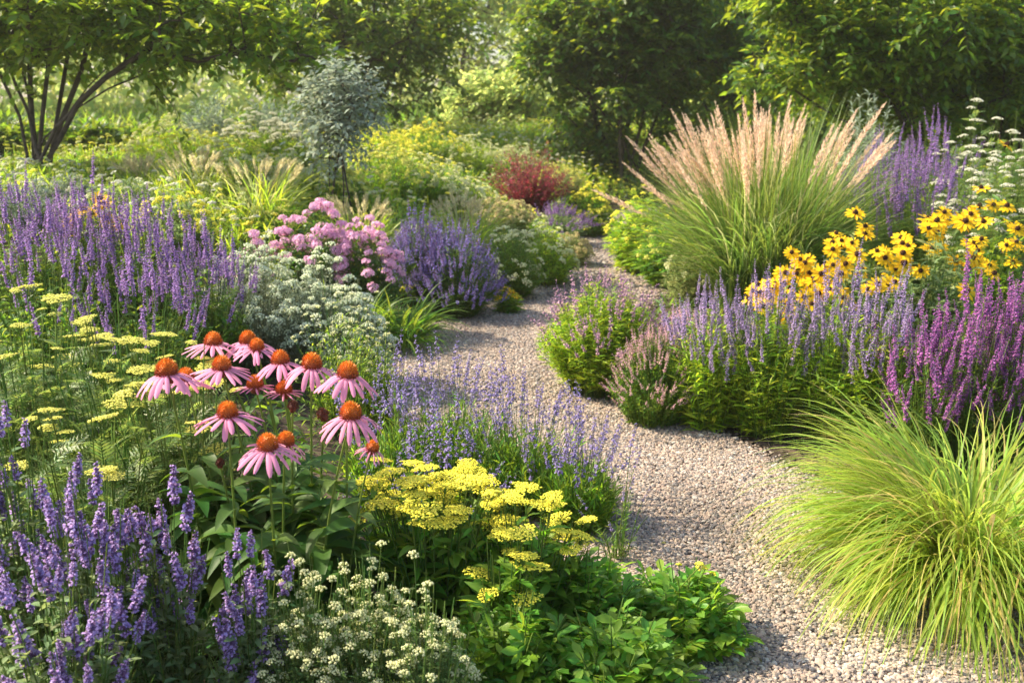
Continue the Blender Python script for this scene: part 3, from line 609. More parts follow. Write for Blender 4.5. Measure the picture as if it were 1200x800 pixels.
# ------------------------------------------------------------------ grasses
def grass_clump(name, label, place, n, L, mats, width=.003, th=(.02, .55), bend=(.4, 1.6), r0=.1, matp=None, group=None, seed=None, s_=10, wob=.25, lean=None, part='foliage', az_bias=None):
    global rng; rng = np.random.default_rng(hash_(label) if seed is None else seed)
    base, H, Rr = place; root = thing(name, label, 'ornamental grass', base, group)
    for mi, (mk, frac) in enumerate(mats):
        k = int(n * frac); az = rng.uniform(0, 2 * pi, k)
        if az_bias is not None: az = np.where(rng.random(k) < .45, rng.normal(az_bias[mi], .8, k), az)
        u = rng.random(k); th0 = th[0] + (th[1] - th[0]) * u ** 1.2 + rng.normal(0, .05, k); bd = bend[0] + (bend[1] - bend[0]) * np.clip(u + rng.normal(0, .2, k), 0, 1.2)
        ro = r0 * np.sqrt(rng.random(k)); P0 = np.stack([ro * np.cos(az + rng.normal(0, .6, k)), ro * np.sin(az + rng.normal(0, .6, k)), np.zeros(k)], 1)
        az = az + .10 * np.sin(9 * az + 1) + .06 * np.sin(17 * az); l = L * rng.uniform(.55, 1.1, k) * (1 + .10 * np.sin(3 * az + .6) + .07 * np.sin(7 * az)); P = arc(P0, az, l, np.abs(th0), bd, s_, 1.4, wob); P[..., 2] = np.maximum(P[..., 2], .004 + rng.random((k, 1)) * .01)
        wv = np.stack([-np.sin(az), np.cos(az), np.zeros(k)], 1) + rng.normal(0, .35, (k, 3)); wv = nrm(wv)
        b = B(); ribbons(b, P, wv, wprof(s_)[None] * width * rng.uniform(.6, 1.3, (k, 1))); link('foliage' if mi == 0 else 'foliage', b.mesh('foliage', M[mk]), root)
    return root

g = grass_clump('mounding_grass', 'arching lime-green mound of fine grass spilling over the path edge', spot(1150, 500, 215, 2.9), 3000, .70,
                [('grass_lime', .86), ('grass_straw', .14)], width=.0042, th=(.06, .9), bend=(1.5, 2.6), r0=.15, s_=14, wob=.4, az_bias=[pi * .98, pi])
# tall feather grass
base, H, Rr = spot(905, 112, 120, 6.9)
g = grass_clump('feather_grass', 'tall green grass clump topped with peach-pink feathery plumes', (base, H, Rr), 5200, 1.22, [('grass_green', .8), ('grass_pale', .2)],
                width=.0045, th=(.0, .62), bend=(.25, 1.5), r0=.30, s_=9)
rng = np.random.default_rng(31); k = 99; az = rng.uniform(0, 2 * pi, k); u = rng.random(k); th0 = .02 + .21 * u; P0 = np.stack([.28 * u * np.cos(az), .28 * u * np.sin(az), np.zeros(k)], 1)
lft = rng.random(k) < .28; az[lft] = rng.normal(pi, .35, lft.sum()); th0[lft] = rng.uniform(.3, .62, lft.sum())
l = (H - .42) * rng.uniform(.84, 1.02, k) * np.where(lft, .95, 1); P = arc(P0, az, l, th0, .12 + .4 * u + rng.normal(0, .06, k), 8, 1.3)
b = B(); tubes(b, P, .002, 3); link('stalk', b.mesh('stalk', M['seed']), g)
T = nrm(P[:, -1] - P[:, -2]); put('plume', [to_mesh(plume_tpl(.44, .0135, 190, i), 'plume', M['plume']) for i in range(5)], frameZ(T, np.arctan2(T[:, 1], T[:, 0])), rng.uniform(.8, 1.12, k), P[:, -1], g)

# ------------------------------------------------------------------ coneflowers
def cone_meshes():
    out = []
    for s in range(3):
        g = np.random.default_rng(s); b = B(); n = 230; i = np.arange(n); u = (i + .5) / n; el = np.arccos(1 - u * 1.12); a = i * 2.39996
        D = np.stack([np.sin(el) * np.cos(a), np.sin(el) * np.sin(a), np.cos(el)], 1); C = D * np.array([.0195, .0195, .0275]) + [0, 0, .007]
        b.inst(ICO, np.eye(3)[None] * np.array([.019, .019, .027]), np.array([[0, 0, .007]]))
        sp = Tpl([(1, 0, 0), (-.5, .87, 0), (-.5, -.87, 0), (0, 0, 4.2)], t=[(0, 1, 3), (1, 2, 3), (2, 0, 3)])
        b.inst(sp, scl(frameZ(D + [0, 0, .25] + g.normal(0, .08, (n, 3))), np.full(n, .00165) * g.uniform(.8, 1.2, n)), C * .96); out.append(b.mesh('cone', M['cone'], False))
    return out
CONES = cone_meshes()
def petals_mesh(seed, droop, n=17, L=.062, w=.0125, gaps=0):
    g = np.random.default_rng(seed); b = B(); s_ = 7; k = n
    az = np.arange(k) * 2 * pi / k + g.normal(0, .07, k); kp = g.random(k) >= gaps; az = az[kp]; k = len(az)
    th0 = pi / 2 + droop * .25 + g.normal(0, .06, k); bd = droop * g.uniform(.55, 1.25, k); P0 = np.stack([.015 * np.cos(az), .015 * np.sin(az), np.full(k, .004)], 1)
    P = arc(P0, az, L * g.uniform(.88, 1.1, k), th0, bd, s_, .8); wv = np.stack([-np.sin(az), np.cos(az), np.zeros(k)], 1) + g.normal(0, .12, (k, 3)); wv = nrm(wv)
    t = np.linspace(0, 1, s_); pf = np.interp(t, [0, .2, .6, .85, 1], [.45, .8, 1, .85, .3])[None] * w * .5 * g.uniform(.8, 1.1, (k, 1))
    # two ridged halves per ray floret
    V = np.stack([P - wv[:, None] * pf[..., None] + [0, 0, -.0012], P - wv[:, None] * pf[..., None] * .3 + [0, 0, .0008], P + wv[:, None] * pf[..., None] * .3 + [0, 0, .0008], P + wv[:, None] * pf[..., None] + [0, 0, -.0012]], 2)
    idx = np.arange(k * s_ * 4).reshape(k, s_, 4)
    q = np.stack([idx[:, :-1, :-1], idx[:, :-1, 1:], idx[:, 1:, 1:], idx[:, 1:, :-1]], -1).reshape(-1, 4); b.add(V, q); return b.mesh('petals', M['pink'])
PET = [petals_mesh(i, dr, gaps=gp) for i, (dr, gp) in enumerate(((.45, .08), (.75, 0), (.95, .1), (.6, .14)))] + [petals_mesh(9, 1.0, 14, .05, .006), petals_mesh(12, .35, 12, .04, .006)]
M['cone_dark'] = mat_leaf('cone_dark', (.10, .03, .01), trans=0)
CF = [  # px, py of the cone, Y, scale, petal kind, tilt, label
    (196, 432, 2.42, 1.18, 2, (-.05, .05), 'large pink coneflower at the left end of the clump, broad drooping petals, beside pale yarrow'),
    (217, 438, 2.60, 1.0, 0, (.12, .1), 'pink coneflower half hidden just right of the leftmost large bloom'),
    (250, 396, 2.85, 1.08, 0, (0, .05), 'pink coneflower at the upper left of the clump, highest on that side'),
    (291, 394, 2.88, 1.05, 1, (-.05, 0), 'pink coneflower at the top of the clump, behind the one with a white-flecked cone'),
    (301, 401, 2.74, .9, 3, (.05, -.1), 'pink coneflower with a small white-flecked cone overlapping the topmost bloom'),
    (260, 425, 2.58, 1.08, 0, (.02, .0), 'pink coneflower with wide spreading petals between the leftmost bloom and the topmost pair'),
    (329, 418, 2.66, 1.05, 1, (-.08, .05), 'pink coneflower directly below and right of the topmost pair, large rust-brown cone'),
    (365, 423, 2.60, 1.15, 2, (.08, 0), 'pink coneflower with a tall orange cone in the upper right of the clump'),
    (407, 434, 2.48, 1.15, 2, (.1, 0), 'large pink coneflower at the upper right end of the clump'),
    (299, 446, 2.62, .95, 5, (0, .05), 'coneflower with a dark brown cone and sparse faded petals in the middle of the clump'),
    (333, 452, 2.64, .95, 5, (0, 0), 'coneflower with a flat dark cone edged in yellow below the topmost blooms'),
    (267, 480, 2.34, 1.08, 3, (.03, -.05), 'pink coneflower standing alone below the upper row, narrow separate petals'),
    (411, 482, 2.34, 1.15, 2, (0, -.05), 'large pink coneflower low on the right, full skirt of petals'),
    (314, 518, 2.28, 1.1, 1, (0, -.1), 'lowest large pink coneflower at the front of the clump'),
    (334, 512, 2.42, .95, 4, (.2, 0), 'coneflower with a red cone tucked behind the lowest front bloom'),
    (435, 519, 2.42, .75, 4, (.35, 0), 'small dark-coned coneflower with thin drooping petals beside the lavender'),
    (343, 470, 2.5, .62, None, (.1, .2), 'dark brown coneflower bud without petals near the centre of the clump'),
    (380, 480, 2.5, .7, None, (-.5, .2), 'leaning dark coneflower seed head right of the centre of the clump'),
    (258, 536, 2.42, .5, None, (0, 0), 'small dark coneflower bud low on the left among the leaves')]
for i, (px, py, Yd, sc, pk, tl, lab) in enumerate(CF):
    rng = np.random.default_rng(100 + i); head = W(px, py + 9, Yd)
    bx = -.66 + (px - 310) * .00135 + rng.normal(0, .02); by = Yd + .12 + rng.normal(0, .04); base = np.array([bx, by, tz(bx, by)])
    root = thing('coneflower', lab, 'flower', base, 'coneflowers in the front clump'); hl = head - base; sc *= 1.06
    P0 = np.zeros((1, 3)); P1 = np.array([[hl[0] * .35, hl[1] * .4, hl[2] * .6]]); C = bez(P0, P1, hl[None], 12); b = B(); tubes(b, C, np.linspace(.0042, .0026, 12), 6); link('stem', b.mesh('stem', M['stem']), root)
    T = nrm(np.array([[tl[0], tl[1], 1.0]])); Rm = frameZ(T, np.array([rng.uniform(0, 6)]))
    ring = blob(); b = B(); 
    me = CONES[i % 3]; hd_ = link('flower_head', None, root); hd_.empty_display_size = .02
    hd_.matrix_local = Matrix([[*(Rm[0][q] * sc), hl[q]] for q in range(3)] + [[0, 0, 0, 1]])
    if pk is not None: link('petals', PET[pk], hd_)
    o = link('cone', me, hd_)
    if pk is None or pk == 5:
        o.data = me.copy(); o.data.materials[0] = M['cone_dark'] if pk is None else M['cone']
    # leaves up the stem
    t = np.concatenate([rng.uniform(.03, .52, 34), rng.uniform(.45, .76, 5)]); n = len(t); tt = t[:, None]; p = P0 * (1 - tt) ** 2 + 2 * P1 * tt * (1 - tt) + hl[None] * tt * tt
    a = np.arange(n) * 2.4 + rng.uniform(0, 6); e = rng.uniform(.0, .75, n); D = np.stack([np.cos(a) * np.cos(e), np.sin(a) * np.cos(e), np.sin(e)], 1); s = (.185 - .13 * t) * rng.uniform(.8, 1.15, n)
    b = B(); b.inst(LF['cone'], scl(frameY(D, roll=rng.normal(0, .25, n)), s), p); link('foliage', b.mesh('foliage', M['leaf_cone']), root)

# ------------------------------------------------------------------ front plants
def yarrow(label, place, n, hr, mats, seed, leafm='leaf_yarrow', leaf='fern', ll=.12, per=10, nst=110, dome=.185, leafy=.4, pts=None, sname='yarrow'):
    T = [umbel_tpl(hr, 150, .10, .075, seed + i, .55) for i in range(3)] + [umbel_tpl(hr * .6, 50, .25, .14, seed + 5, .6)]
    return clump(sname, label, 'flower', place, T, mats, n_stem=nst, n_head=n, leaf=leaf, lm=leafm, leaf_len=ll, per=per, dome=dome, filler=leafy, fill_h=.7, part='flower_head',
                 hs=(.6, 1.2), hup=.93, stem_r=.0026, group='yarrow clumps', jit=.12, xy=.55 if mats is VY else 1.0, splay=.45, trange=(.05, .8))
PY = [M['yellow_pale'], M['leaf_yarrow']]; VY = [M['yellow'], M['stem']]
yarrow('pale yellow yarrow with greyish feathery leaves at the left edge', spot(25, 385, 95, 3.2), 22, .040, PY, 200)
yarrow('pale yellow yarrow between the left edge and the coneflowers', spot(135, 395, 85, 3.05), 22, .040, PY, 220)
yarrow('low pale yellow yarrow directly beside and behind the coneflower leaves', spot(205, 450, 80, 2.75), 22, .038, PY, 240)
yarrow('short pale yellow yarrow just above the violet catmint spikes', spot(100, 500, 90, 2.6), 14, .036, PY, 260)
yarrow('bright yellow yarrow with flat heads in the front bed', spot(508, 578, 105, 2.62), 66, .040, VY, 280, leafm='leaf_fresh', leaf='lance', ll=.09, per=9, nst=150, dome=.05, leafy=.3)
yarrow('bright yellow yarrow with fewer flat heads nearest the path, right of the fullest clump', spot(612, 590, 80, 2.55), 28, .034, VY, 300, leafm='leaf_fresh', leaf='lance', ll=.09, per=9, nst=110, dome=.3, leafy=.35)
yarrow('small bright yellow yarrow with the lowest heads at the front', spot(590, 640, 45, 2.4), 8, .040, VY, 320, leafm='leaf_fresh', leaf='lance', ll=.09, per=9, nst=60, dome=.3, leafy=.4)

for i, (cx, top, hw, Yd, lab) in enumerate(((690, 640, 95, 2.55, 'leafy green plant with lobed leaves under the bright yarrow'), (800, 672, 95, 2.55, 'leafy green plant with lobed leaves spreading out onto the gravel'),
                                            (600, 690, 95, 2.28, 'leafy green plant with lobed leaves at the bottom edge beside the cream-flowered herb'), (720, 720, 110, 2.25, 'leafy green plant with lobed leaves at the bottom of the front bed'))):
    clump('leafy_perennial', lab, 'plant', spot(cx, top, hw, Yd), [umbel_tpl(.009, 16, .5, .3, 400)], VY, n_stem=75, n_head=4 if i < 2 else 0, leaf='lobed', lm='leaf_fresh', leaf_len=.092, per=11, dome=.6, part='flower_bud', group='leafy green plants in the front bed', stem_r=.0022, leaf_el=.35, filler=.6, fill_h=.85)
rng = np.random.default_rng(77)
b0 = np.array(bp(785, 2.6)); hd = W(820, 664, 2.52) - b0; r_ = thing('yellow_bud', 'single yellow bud on a bare stem leaning over the gravel', 'flower', b0)
b = B(); tubes(b, bez(np.zeros((1, 3)), np.array([[hd[0] * .3, hd[1] * .5, hd[2] * .6]]), hd[None], 8), .0018, 5); link('stem', b.mesh('stem', M['stem']), r_)
put('flower_head', [to_mesh(umbel_tpl(.012, 40, .9, .2, 401), 'flower_head', [M['yellow'], M['stem']])], frameZ(np.array([[.2, -.1, 1.]])), [1.25], [hd], r_)

# violet catmint in the lower left corner
CM = msh('cat', SP['cat'], [M['catmint'], M['calyx_purple']], 'flower_spike')
for cx, top, hw, Yd, n, lab in ((5, 497, 65, 2.2, 36, 'tallest violet catmint at the left edge of the front bed'), (105, 580, 80, 2.1, 62, 'dense violet catmint below the pale yarrow in the corner'),
                                (185, 600, 65, 2.15, 44, 'violet catmint directly in front of the coneflower leaves'), (285, 655, 50, 2.1, 36, 'low violet catmint leaning towards the cream-flowered herb'), (60, 665, 110, 1.9, 52, 'violet catmint at the bottom left corner')):
    clump('catmint', lab, 'flower', spot(cx, top, hw, Yd), CM, None, n_stem=n + 60, n_head=n, leaf='oval', lm='leaf_grey', leaf_len=.036, per=18, dome=.3, filler=60 / (n + 60), fill_h=.75, group='violet catmint in the front corner', jit=.12, stem_r=.0018, hs=(.55, .92), head_low=.42, trange=(.05, .8))
# cream herb
HT = msh('herb', [umbel_tpl(.0125, 15, .6, .2, 500 + i, 1.) for i in range(4)], [M['cream'], M['leaf_yarrow']], 'flower_head')
for cx, top, hw, Yd, lab in ((360, 690, 70, 2.1, 'cream-flowered herb beside the catmint at the bottom'), (430, 668, 80, 2.12, 'cream-flowered herb below the bright yarrow'), (500, 705, 70, 2.05, 'low cream-flowered herb nearest the lobed green leaves')):
    clump('flowering_herb', lab, 'flower', spot(cx, top, hw, Yd), HT, None, n_stem=210, n_head=150, leaf='small', lm='leaf_yarrow', sm='leaf_yarrow', leaf_len=.02, per=24, dome=.5, filler=.35, fill_h=.85, part='flower_head', group='cream-flowered herbs', head_low=.3, hup=.5, stem_r=.0013, jit=.14, leaf_el=.3)
# lavender by the path
LV = msh('lavgap', SP['lavgap'], [M['lavender'], M['calyx_grey']], 'flower_spike')
for cx, top, hw, Yd, n, lab in ((455, 450, 70, 3.5, 44, 'sparse lilac lavender behind the right-hand coneflowers'), (530, 432, 80, 3.65, 55, 'sparse lilac lavender reaching highest over the gravel, behind the bright yarrow'),
                                (610, 462, 75, 3.5, 55, 'lilac lavender between the bright yarrow and the path'), (675, 500, 62, 3.35, 46, 'lilac lavender spilling over the path edge'), (500, 530, 90, 3.0, 45, 'low lilac lavender right behind the bright yarrow heads')):
    clump('lavender', lab, 'flower', spot(cx, top, hw, Yd), LV, None, n_stem=n + 190, n_head=n, leaf='thin', lm='leaf_fresh', leaf_len=.055, per=20, dome=.35, filler=190 / (n + 190), fill_h=.68, group='sparse lavender along the path', jit=.12, stem_r=.0013, hs=(.6, 1.15), head_low=.1, leaf_el=.9, splay=.5, trange=(.05, .7))
clump('lavender', 'thin stray lavender stems leaning out over the gravel', 'flower', spot(725, 560, 38, 3.1), LV, None, n_stem=26, n_head=9, leaf='thin', lm='leaf_mid', leaf_len=.035, per=9, dome=.5, filler=.5, fill_h=.5, group='sparse lavender along the path', jit=.2, hs=(.4, .7), splay=.3)

# ------------------------------------------------------------------ left middle
SV = msh('sage', SP['sage'], [M['violet'], M['calyx_purple']], 'flower_spike')
for cx, top, hw, Yd, lab in ((20, 240, 75, 5.0, 'violet sage at the left edge, paler and tallest'), (95, 245, 75, 5.1, 'violet sage below the small golden daisies'), (165, 262, 70, 5.0, 'violet sage with dense upright spikes between the golden daisies and the white-grey plant'),
                                (235, 305, 62, 4.8, 'deep violet sage sloping down to the white-grey plant'), (50, 300, 95, 4.4, 'violet sage in the front row above the pale yarrow'), (165, 340, 80, 4.3, 'low violet sage in the front row behind the coneflowers')):
    clump('sage', lab, 'flower', spot(cx, top, hw, Yd), SV, None, n_stem=190, n_head=90 if Yd > 4.6 else 48, leaf='oval', lm='leaf_mid', leaf_len=.05, per=15, dome=.35, filler=.5, fill_h=.72, group='violet sage on the left', hs=(.75, 1.3), hup=.6, trange=(.05, .75), stem_r=.0018)
for cx, top, hw, Yd, lab in ((292, 286, 90, 5.2, 'white-flowered silvery plant beside the deep violet sage'), (370, 308, 70, 5.15, 'white-flowered silvery plant beneath the pink phlox'), (415, 345, 48, 5.0, 'small white-flowered silvery plant at the bend of the path')):
    clump('silvery_flower', lab, 'flower', spot(cx, top, hw, Yd), msh('wg', [umbel_tpl(.02, 14, .6, .2, 520 + i, 1.) for i in range(3)], [M['whitegreen'], M['leaf_sage']], 'flower_head'), None, n_stem=330, n_head=220, leaf='small', lm='leaf_silver', sm='stem_grey', leaf_len=.03, per=20,
          dome=.55, filler=.35, fill_h=.85, part='flower_head', group='white silvery plants', jit=.1, head_low=.25, hs=(.95, 1.6), hup=.5)
for cx, top, hw, Yd, lab in ((395, 352, 60, 4.3, 'wispy green plant with tiny cream flowers right of the coneflowers'), (440, 395, 40, 4.4, 'wispy cream-flowered plant at the inner curve of the path')):
    clump('wispy_plant', lab, 'plant', spot(cx, top, hw, Yd), msh('wisp', [umbel_tpl(.011, 9, .6, .25, 530, 1.)], [M['cream'], M['leaf_grey']], 'flower_head'), None, n_stem=130, n_head=60, leaf='thin', lm='leaf_lime', leaf_len=.05, per=10, dome=.5, part='flower_head', group='wispy plants', jit=.15, splay=.3)
PH = msh('phlox', [cluster_tpl(.033, 15, 5, .42, 600 + i) for i in range(4)], [M['phlox'], M['phlox_eye']], 'flower_head')
for cx, top, hw, Yd, n, lab in ((365, 242, 55, 6.5, 85, 'pink phlox with rounded flower heads, the taller of the main pair'), (430, 262, 45, 6.4, 70, 'pink phlox next to the blue lavender'), (290, 278, 30, 6.0, 18, 'small pink phlox showing above the silvery plant')):
    clump('phlox', lab, 'flower', spot(cx, top, hw, Yd), PH, None, n_stem=n + 60, n_head=n, leaf='lance', lm='leaf_dark', leaf_len=.08, per=11, dome=.5, filler=.3, fill_h=.75, part='flower_head', group='pink phlox', hup=.3, hs=(.8, 1.25), head_low=.12)
BL = msh('lav', SP['lav'] + SP['small'], [M['blueviolet'], M['calyx_purple']], 'flower_spike')
for cx, top, hw, Yd, lab in ((490, 258, 45, 7.1, 'blue-violet lavender mound touching the pink phlox'), (535, 268, 58, 7.0, 'blue-violet lavender mound nearest the gravel path')):
    r_ = clump('lavender', lab, 'flower', spot(cx, top, hw, Yd), BL, None, n_stem=330, n_head=98, leaf='thin', lm='leaf_dark', leaf_len=.07, per=18, dome=.75, filler=.45, fill_h=.82, group='blue lavender mounds', hs=(1.1, 1.8), trange=(.1, .95))
    rng = np.random.default_rng(8); n = 420; u = np.sqrt(rng.random(n)); a = rng.uniform(0, 6.28, n); pl = spot(cx, top, hw, Yd)
    Pp = np.stack([u * np.cos(a) * pl[2], u * np.sin(a) * pl[2], pl[1] * (1 - .78 * u ** 2) * rng.uniform(.8, 1.0, n)], 1); b = B(); Dm = Pp * [1, 1, .5] + [0, 0, .4]
    for j in range(3): b.inst(SP['small'][j], scl(frameZ(Dm[j::3]), rng.uniform(.8, 1.3, len(Dm[j::3]))), Pp[j::3])
    o = link('small_spikes', b.mesh('small_spikes', [M['blueviolet'], M['calyx_purple']]), r_); o['kind'] = 'stuff'
grass_clump('daylily', 'dark green strap-leaved plant at the foot of the pink phlox', spot(468, 345, 48, 6.1), 420, .44, [('leaf_mid', .7), ('leaf_fresh', .3)], width=.007, th=(.1, .9), bend=(1.1, 2.2), r0=.1)
grass_clump('daylily', 'dark green strap-leaved plant between the wispy plant and the phlox', spot(420, 352, 48, 6.0), 380, .42, [('leaf_mid', .7), ('leaf_dark', .3)], width=.006, th=(.1, .9), bend=(1.1, 2.2), r0=.1)
BU = [umbel_tpl(.024, 10, .5, .25, 700 + i, 1., stalks=False) for i in range(2)]
def bush(name, label, cx, top, hw, Yd, lm, hm=None, nh=120, n=260, ll=.07, leaf='narrow', per=14, dome=.75, heads=None, group=None, cat='shrub', hs=(.8, 1.4), **kw):
    return clump(name, label, cat, spot(cx, top, hw, Yd), heads or BU, [M[hm], M['stem']] if hm else None, n_stem=n, n_head=nh if hm else 0, leaf=leaf, lm=lm, leaf_len=ll, per=per, dome=dome, merged='blossom', group=group, hs=hs,
                 **{**dict(filler=.4, fill_h=.85, trange=(.1, .97)), **kw})
bush('rounded_bush', 'rounded green bush with cream flecks beside the blue lavender', 598, 262, 42, 7.7, 'leaf_mid', 'cream', 60)
bush('rounded_bush', 'rounded yellow-green bush at the bend where the gravel narrows', 640, 262, 42, 8.3, 'leaf_lime', 'cream', 70)
bush('rounded_bush', 'low pale bush above the bend, with fading seed heads', 668, 275, 30, 9.3, 'grass_pale', 'seed', 60, leaf='thin')
clump('yellow_daisy', 'small yellow-flowered plant low between the blue lavender and the rounded bush', 'flower', spot(594, 338, 18, 7.1), [daisy_tpl(.03, 9, .4, .1)], [M['gold'], M['bud']], n_stem=40, n_head=16, leaf='lance', lm='leaf_fresh', leaf_len=.07, per=9, part='flower_head')
clump('lavender', 'small lilac lavender mound under the burgundy bush', 'flower', spot(655, 247, 42, 10.6), SP['small'], [M['violet'], M['calyx_purple']], n_stem=200, n_head=150, leaf='thin', lm='leaf_grey', leaf_len=.08, per=12, dome=.6, merged='blossom', hs=(1.2, 2))
# burgundy bush
BR = clump('barberry', 'burgundy-red bush with spiky upright shoots on the bank', 'shrub', spot(622, 176, 60, 11.6), None, None, n_stem=230, n_head=0, leaf='small', lm='leaf_burg', sm='stem', leaf_len=.055, per=46, dome=.45, filler=.5, fill_h=.8, splay=.12, trange=(.15, 1.0), jit=.12, leaf_el=.5)
bush('golden_bush', 'small bush covered in golden flowers beside the burgundy one', 693, 220, 32, 11.4, 'leaf_fresh', 'yellow', 130, leaf='small', ll=.07)
# bank clumps
bank = [
 ('green mound with cream flowers high on the bank', 335, 190, 55, 8.6, 'leaf_lime', 'cream', 100), ('yellow-green mound with pale flowers behind the sage', 262, 178, 68, 8.0, 'leaf_lime', 'cream', 110),
 ('feathery green mound above the pink phlox', 390, 196, 45, 8.6, 'leaf_fresh', 'yellow_pale', 50), ('tall green mound with yellow flecks above the blue lavender', 458, 176, 58, 9.6, 'leaf_fresh', 'yellow_pale', 110),
 ('pale green mound leading down from the silvery shrub', 505, 192, 50, 9.8, 'leaf_fresh', 'cream', 90), ('green mound with cream flowers left of the burgundy bush', 545, 215, 42, 9.8, 'leaf_lime', 'cream', 70),
 ('grassy mound above the rounded green bushes', 590, 236, 40, 9.5, 'grass_pale', 'seed', 60), ('mound dotted with yellow flowers on the crest of the bank', 440, 155, 50, 12.5, 'leaf_lime', 'yellow', 80),
 ('yellow-flowered mound on the crest beneath the broad tree', 500, 148, 45, 13.5, 'leaf_fresh', 'yellow', 110), ('cream-flowered mound on the crest left of the burgundy bush', 550, 165, 45, 13.5, 'leaf_lime', 'cream', 110),
 ('pale mound on the crest behind the burgundy bush', 600, 172, 40, 14.5, 'grass_pale', 'cream', 80), ('soft green mound behind the golden bush', 655, 195, 35, 14, 'grass_pale', 'yellow_pale', 60),
 ('bushy green mound under the arching tree', 200, 146, 58, 10.2, 'leaf_lime', 'cream', 70), ('dusky green mound left of the pale grass, behind the sage', 150, 215, 60, 7.2, 'leaf_grey', None, 0),
 ('green mound between the arching tree and the silver wormwood', 110, 192, 50, 8.6, 'leaf_mid', 'yellow_pale', 30), ('small yellow-flecked mound at the right of the golden daisies', 205, 232, 50, 6.6, 'leaf_grey', 'yellow', 26),
 ('shaded green mound at the far left under the tree', 10, 222, 55, 7.4, 'leaf_mid', 'yellow_pale', 20), ('low meadow mound directly above the pink phlox, left side', 330, 245, 40, 7.4, 'leaf_fresh', 'yellow_pale', 20)]
for lab, cx, top, hw, Yd, lm, hm, nh in bank: bush('meadow_mound', lab, cx, top, hw, Yd, lm, hm, int(nh * 2.2), n=240, ll=.085, leaf='thin' if nh % 20 else 'narrow', per=15, dome=.55, group='mounds planted on the bank', cat='plant', jit=.12)
for cx, top, hw, Yd, lab in ((300, 138, 42, 10.2, 'white-flowered yarrow left of the tall silvery shrub'), (350, 145, 38, 10, 'white-flowered yarrow right beside the tall silvery shrub')):
    clump('white_yarrow', lab, 'flower', spot(cx, top, hw, Yd), [umbel_tpl(.045, 30, .4, .15, 720 + i) for i in range(3)], [M['white'], M['stem']], n_stem=120, n_head=48, leaf='thin', lm='leaf_mid', leaf_len=.1, per=12, dome=.35, part='flower_head', group='white yarrow on the bank', hup=.7, jit=.12)
# pale grasses with seed heads
for cx, top, hw, Yd, lab in ((225, 185, 50, 7.8, 'pale arching grass with cream seed heads, left one of the bank'), (300, 192, 55, 7.6, 'pale arching grass with cream seed heads above the pink phlox'), (420, 240, 40, 7.6, 'small pale grass above the blue lavender'), (540, 240, 40, 8.4, 'small pale grass behind the blue lavender'), (165, 195, 45, 8.4, 'pale grass under the branches of the arching tree')):
    pl = spot(cx, top, hw, Yd); g = grass_clump('fountain_grass', lab, pl, 700, pl[1] * 1.15, [('grass_pale', .4), ('leaf_lime', .6)], width=.005, th=(.02, .8), bend=(.9, 2.2), r0=.2, group='pale grasses on the bank')
    k = 34; az = rng.uniform(0, 6.28, k); P = arc(np.zeros((k, 3)), az, pl[1] * rng.uniform(.8, 1.0, k), rng.uniform(.05, .5, k), rng.uniform(.1, .7, k), 7); b = B(); tubes(b, P, .002, 3); link('stalk', b.mesh('stalk', M['seed']), g)
    T = nrm(P[:, -1] - P[:, -2]); put('seed_head', msh('seedh', [plume_tpl(.14, .014, 40, i) for i in range(2)], M['seed'], 'seed_head'), frameZ(T), rng.uniform(.7, 1.2, k), P[:, -1], g)
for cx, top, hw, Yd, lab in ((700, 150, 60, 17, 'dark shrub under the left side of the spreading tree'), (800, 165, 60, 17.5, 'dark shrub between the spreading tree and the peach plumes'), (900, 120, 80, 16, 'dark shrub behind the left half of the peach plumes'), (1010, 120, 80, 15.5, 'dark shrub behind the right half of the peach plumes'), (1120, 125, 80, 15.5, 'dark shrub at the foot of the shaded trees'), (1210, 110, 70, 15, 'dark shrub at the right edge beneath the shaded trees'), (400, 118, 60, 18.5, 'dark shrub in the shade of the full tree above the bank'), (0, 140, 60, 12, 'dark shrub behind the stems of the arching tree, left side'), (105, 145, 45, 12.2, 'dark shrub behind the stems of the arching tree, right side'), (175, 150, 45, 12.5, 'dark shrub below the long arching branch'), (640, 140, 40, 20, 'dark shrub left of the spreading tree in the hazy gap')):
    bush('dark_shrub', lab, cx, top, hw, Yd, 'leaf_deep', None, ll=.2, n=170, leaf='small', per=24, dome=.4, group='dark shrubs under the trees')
# silver shrubs
def silver(label, cx, top, hw, Yd, n, ll=.06, lm='leaf_silver', group='silver-leaved shrubs'):
    return clump('silver_shrub', label, 'shrub', spot(cx, top, hw, Yd), None, None, n_stem=n, n_head=0, leaf='narrow', lm=lm, sm='stem_grey', leaf_len=ll, per=34, dome=.5, filler=.4, fill_h=.75, splay=.15, trange=(.25, 1.0), jit=.1, leaf_el=.7, group=group, stem_r=.004)
tree('silver_sapling', 'airy silver-leaved sapling with a slim stem standing up from the bank', bp(396, 8.0), [E(398, 118, 8.0, 44, 38), E(396, 165, 8.0, 34, 26), E(405, 95, 8.0, 22, 16)], [W(392, 110, 8), W(402, 100, 8), W(380, 125, 8), W(415, 125, 8)], 75, 9, .055, lm='leaf_silver', seed=52, r_tip=.0035, shoot=.24, step=.3)
silver('silvery shrub above the right end of the peach plumes', 1020, 112, 52, 9.6, 80, .10)
silver('grey wormwood at the left edge behind the violet sage', 25, 212, 55, 6.6, 90, .06, 'leaf_sage')
silver('grey wormwood at the foot of the dark tree', 75, 205, 40, 7.2, 70, .06, 'leaf_sage')
silver('blue-grey shrub behind the white-flowered yarrow', 250, 118, 60, 12, 80, .12, 'leaf_sage'); silver('blue-grey shrub under the arching branch tip', 320, 122, 45, 12, 70, .12, 'leaf_sage')
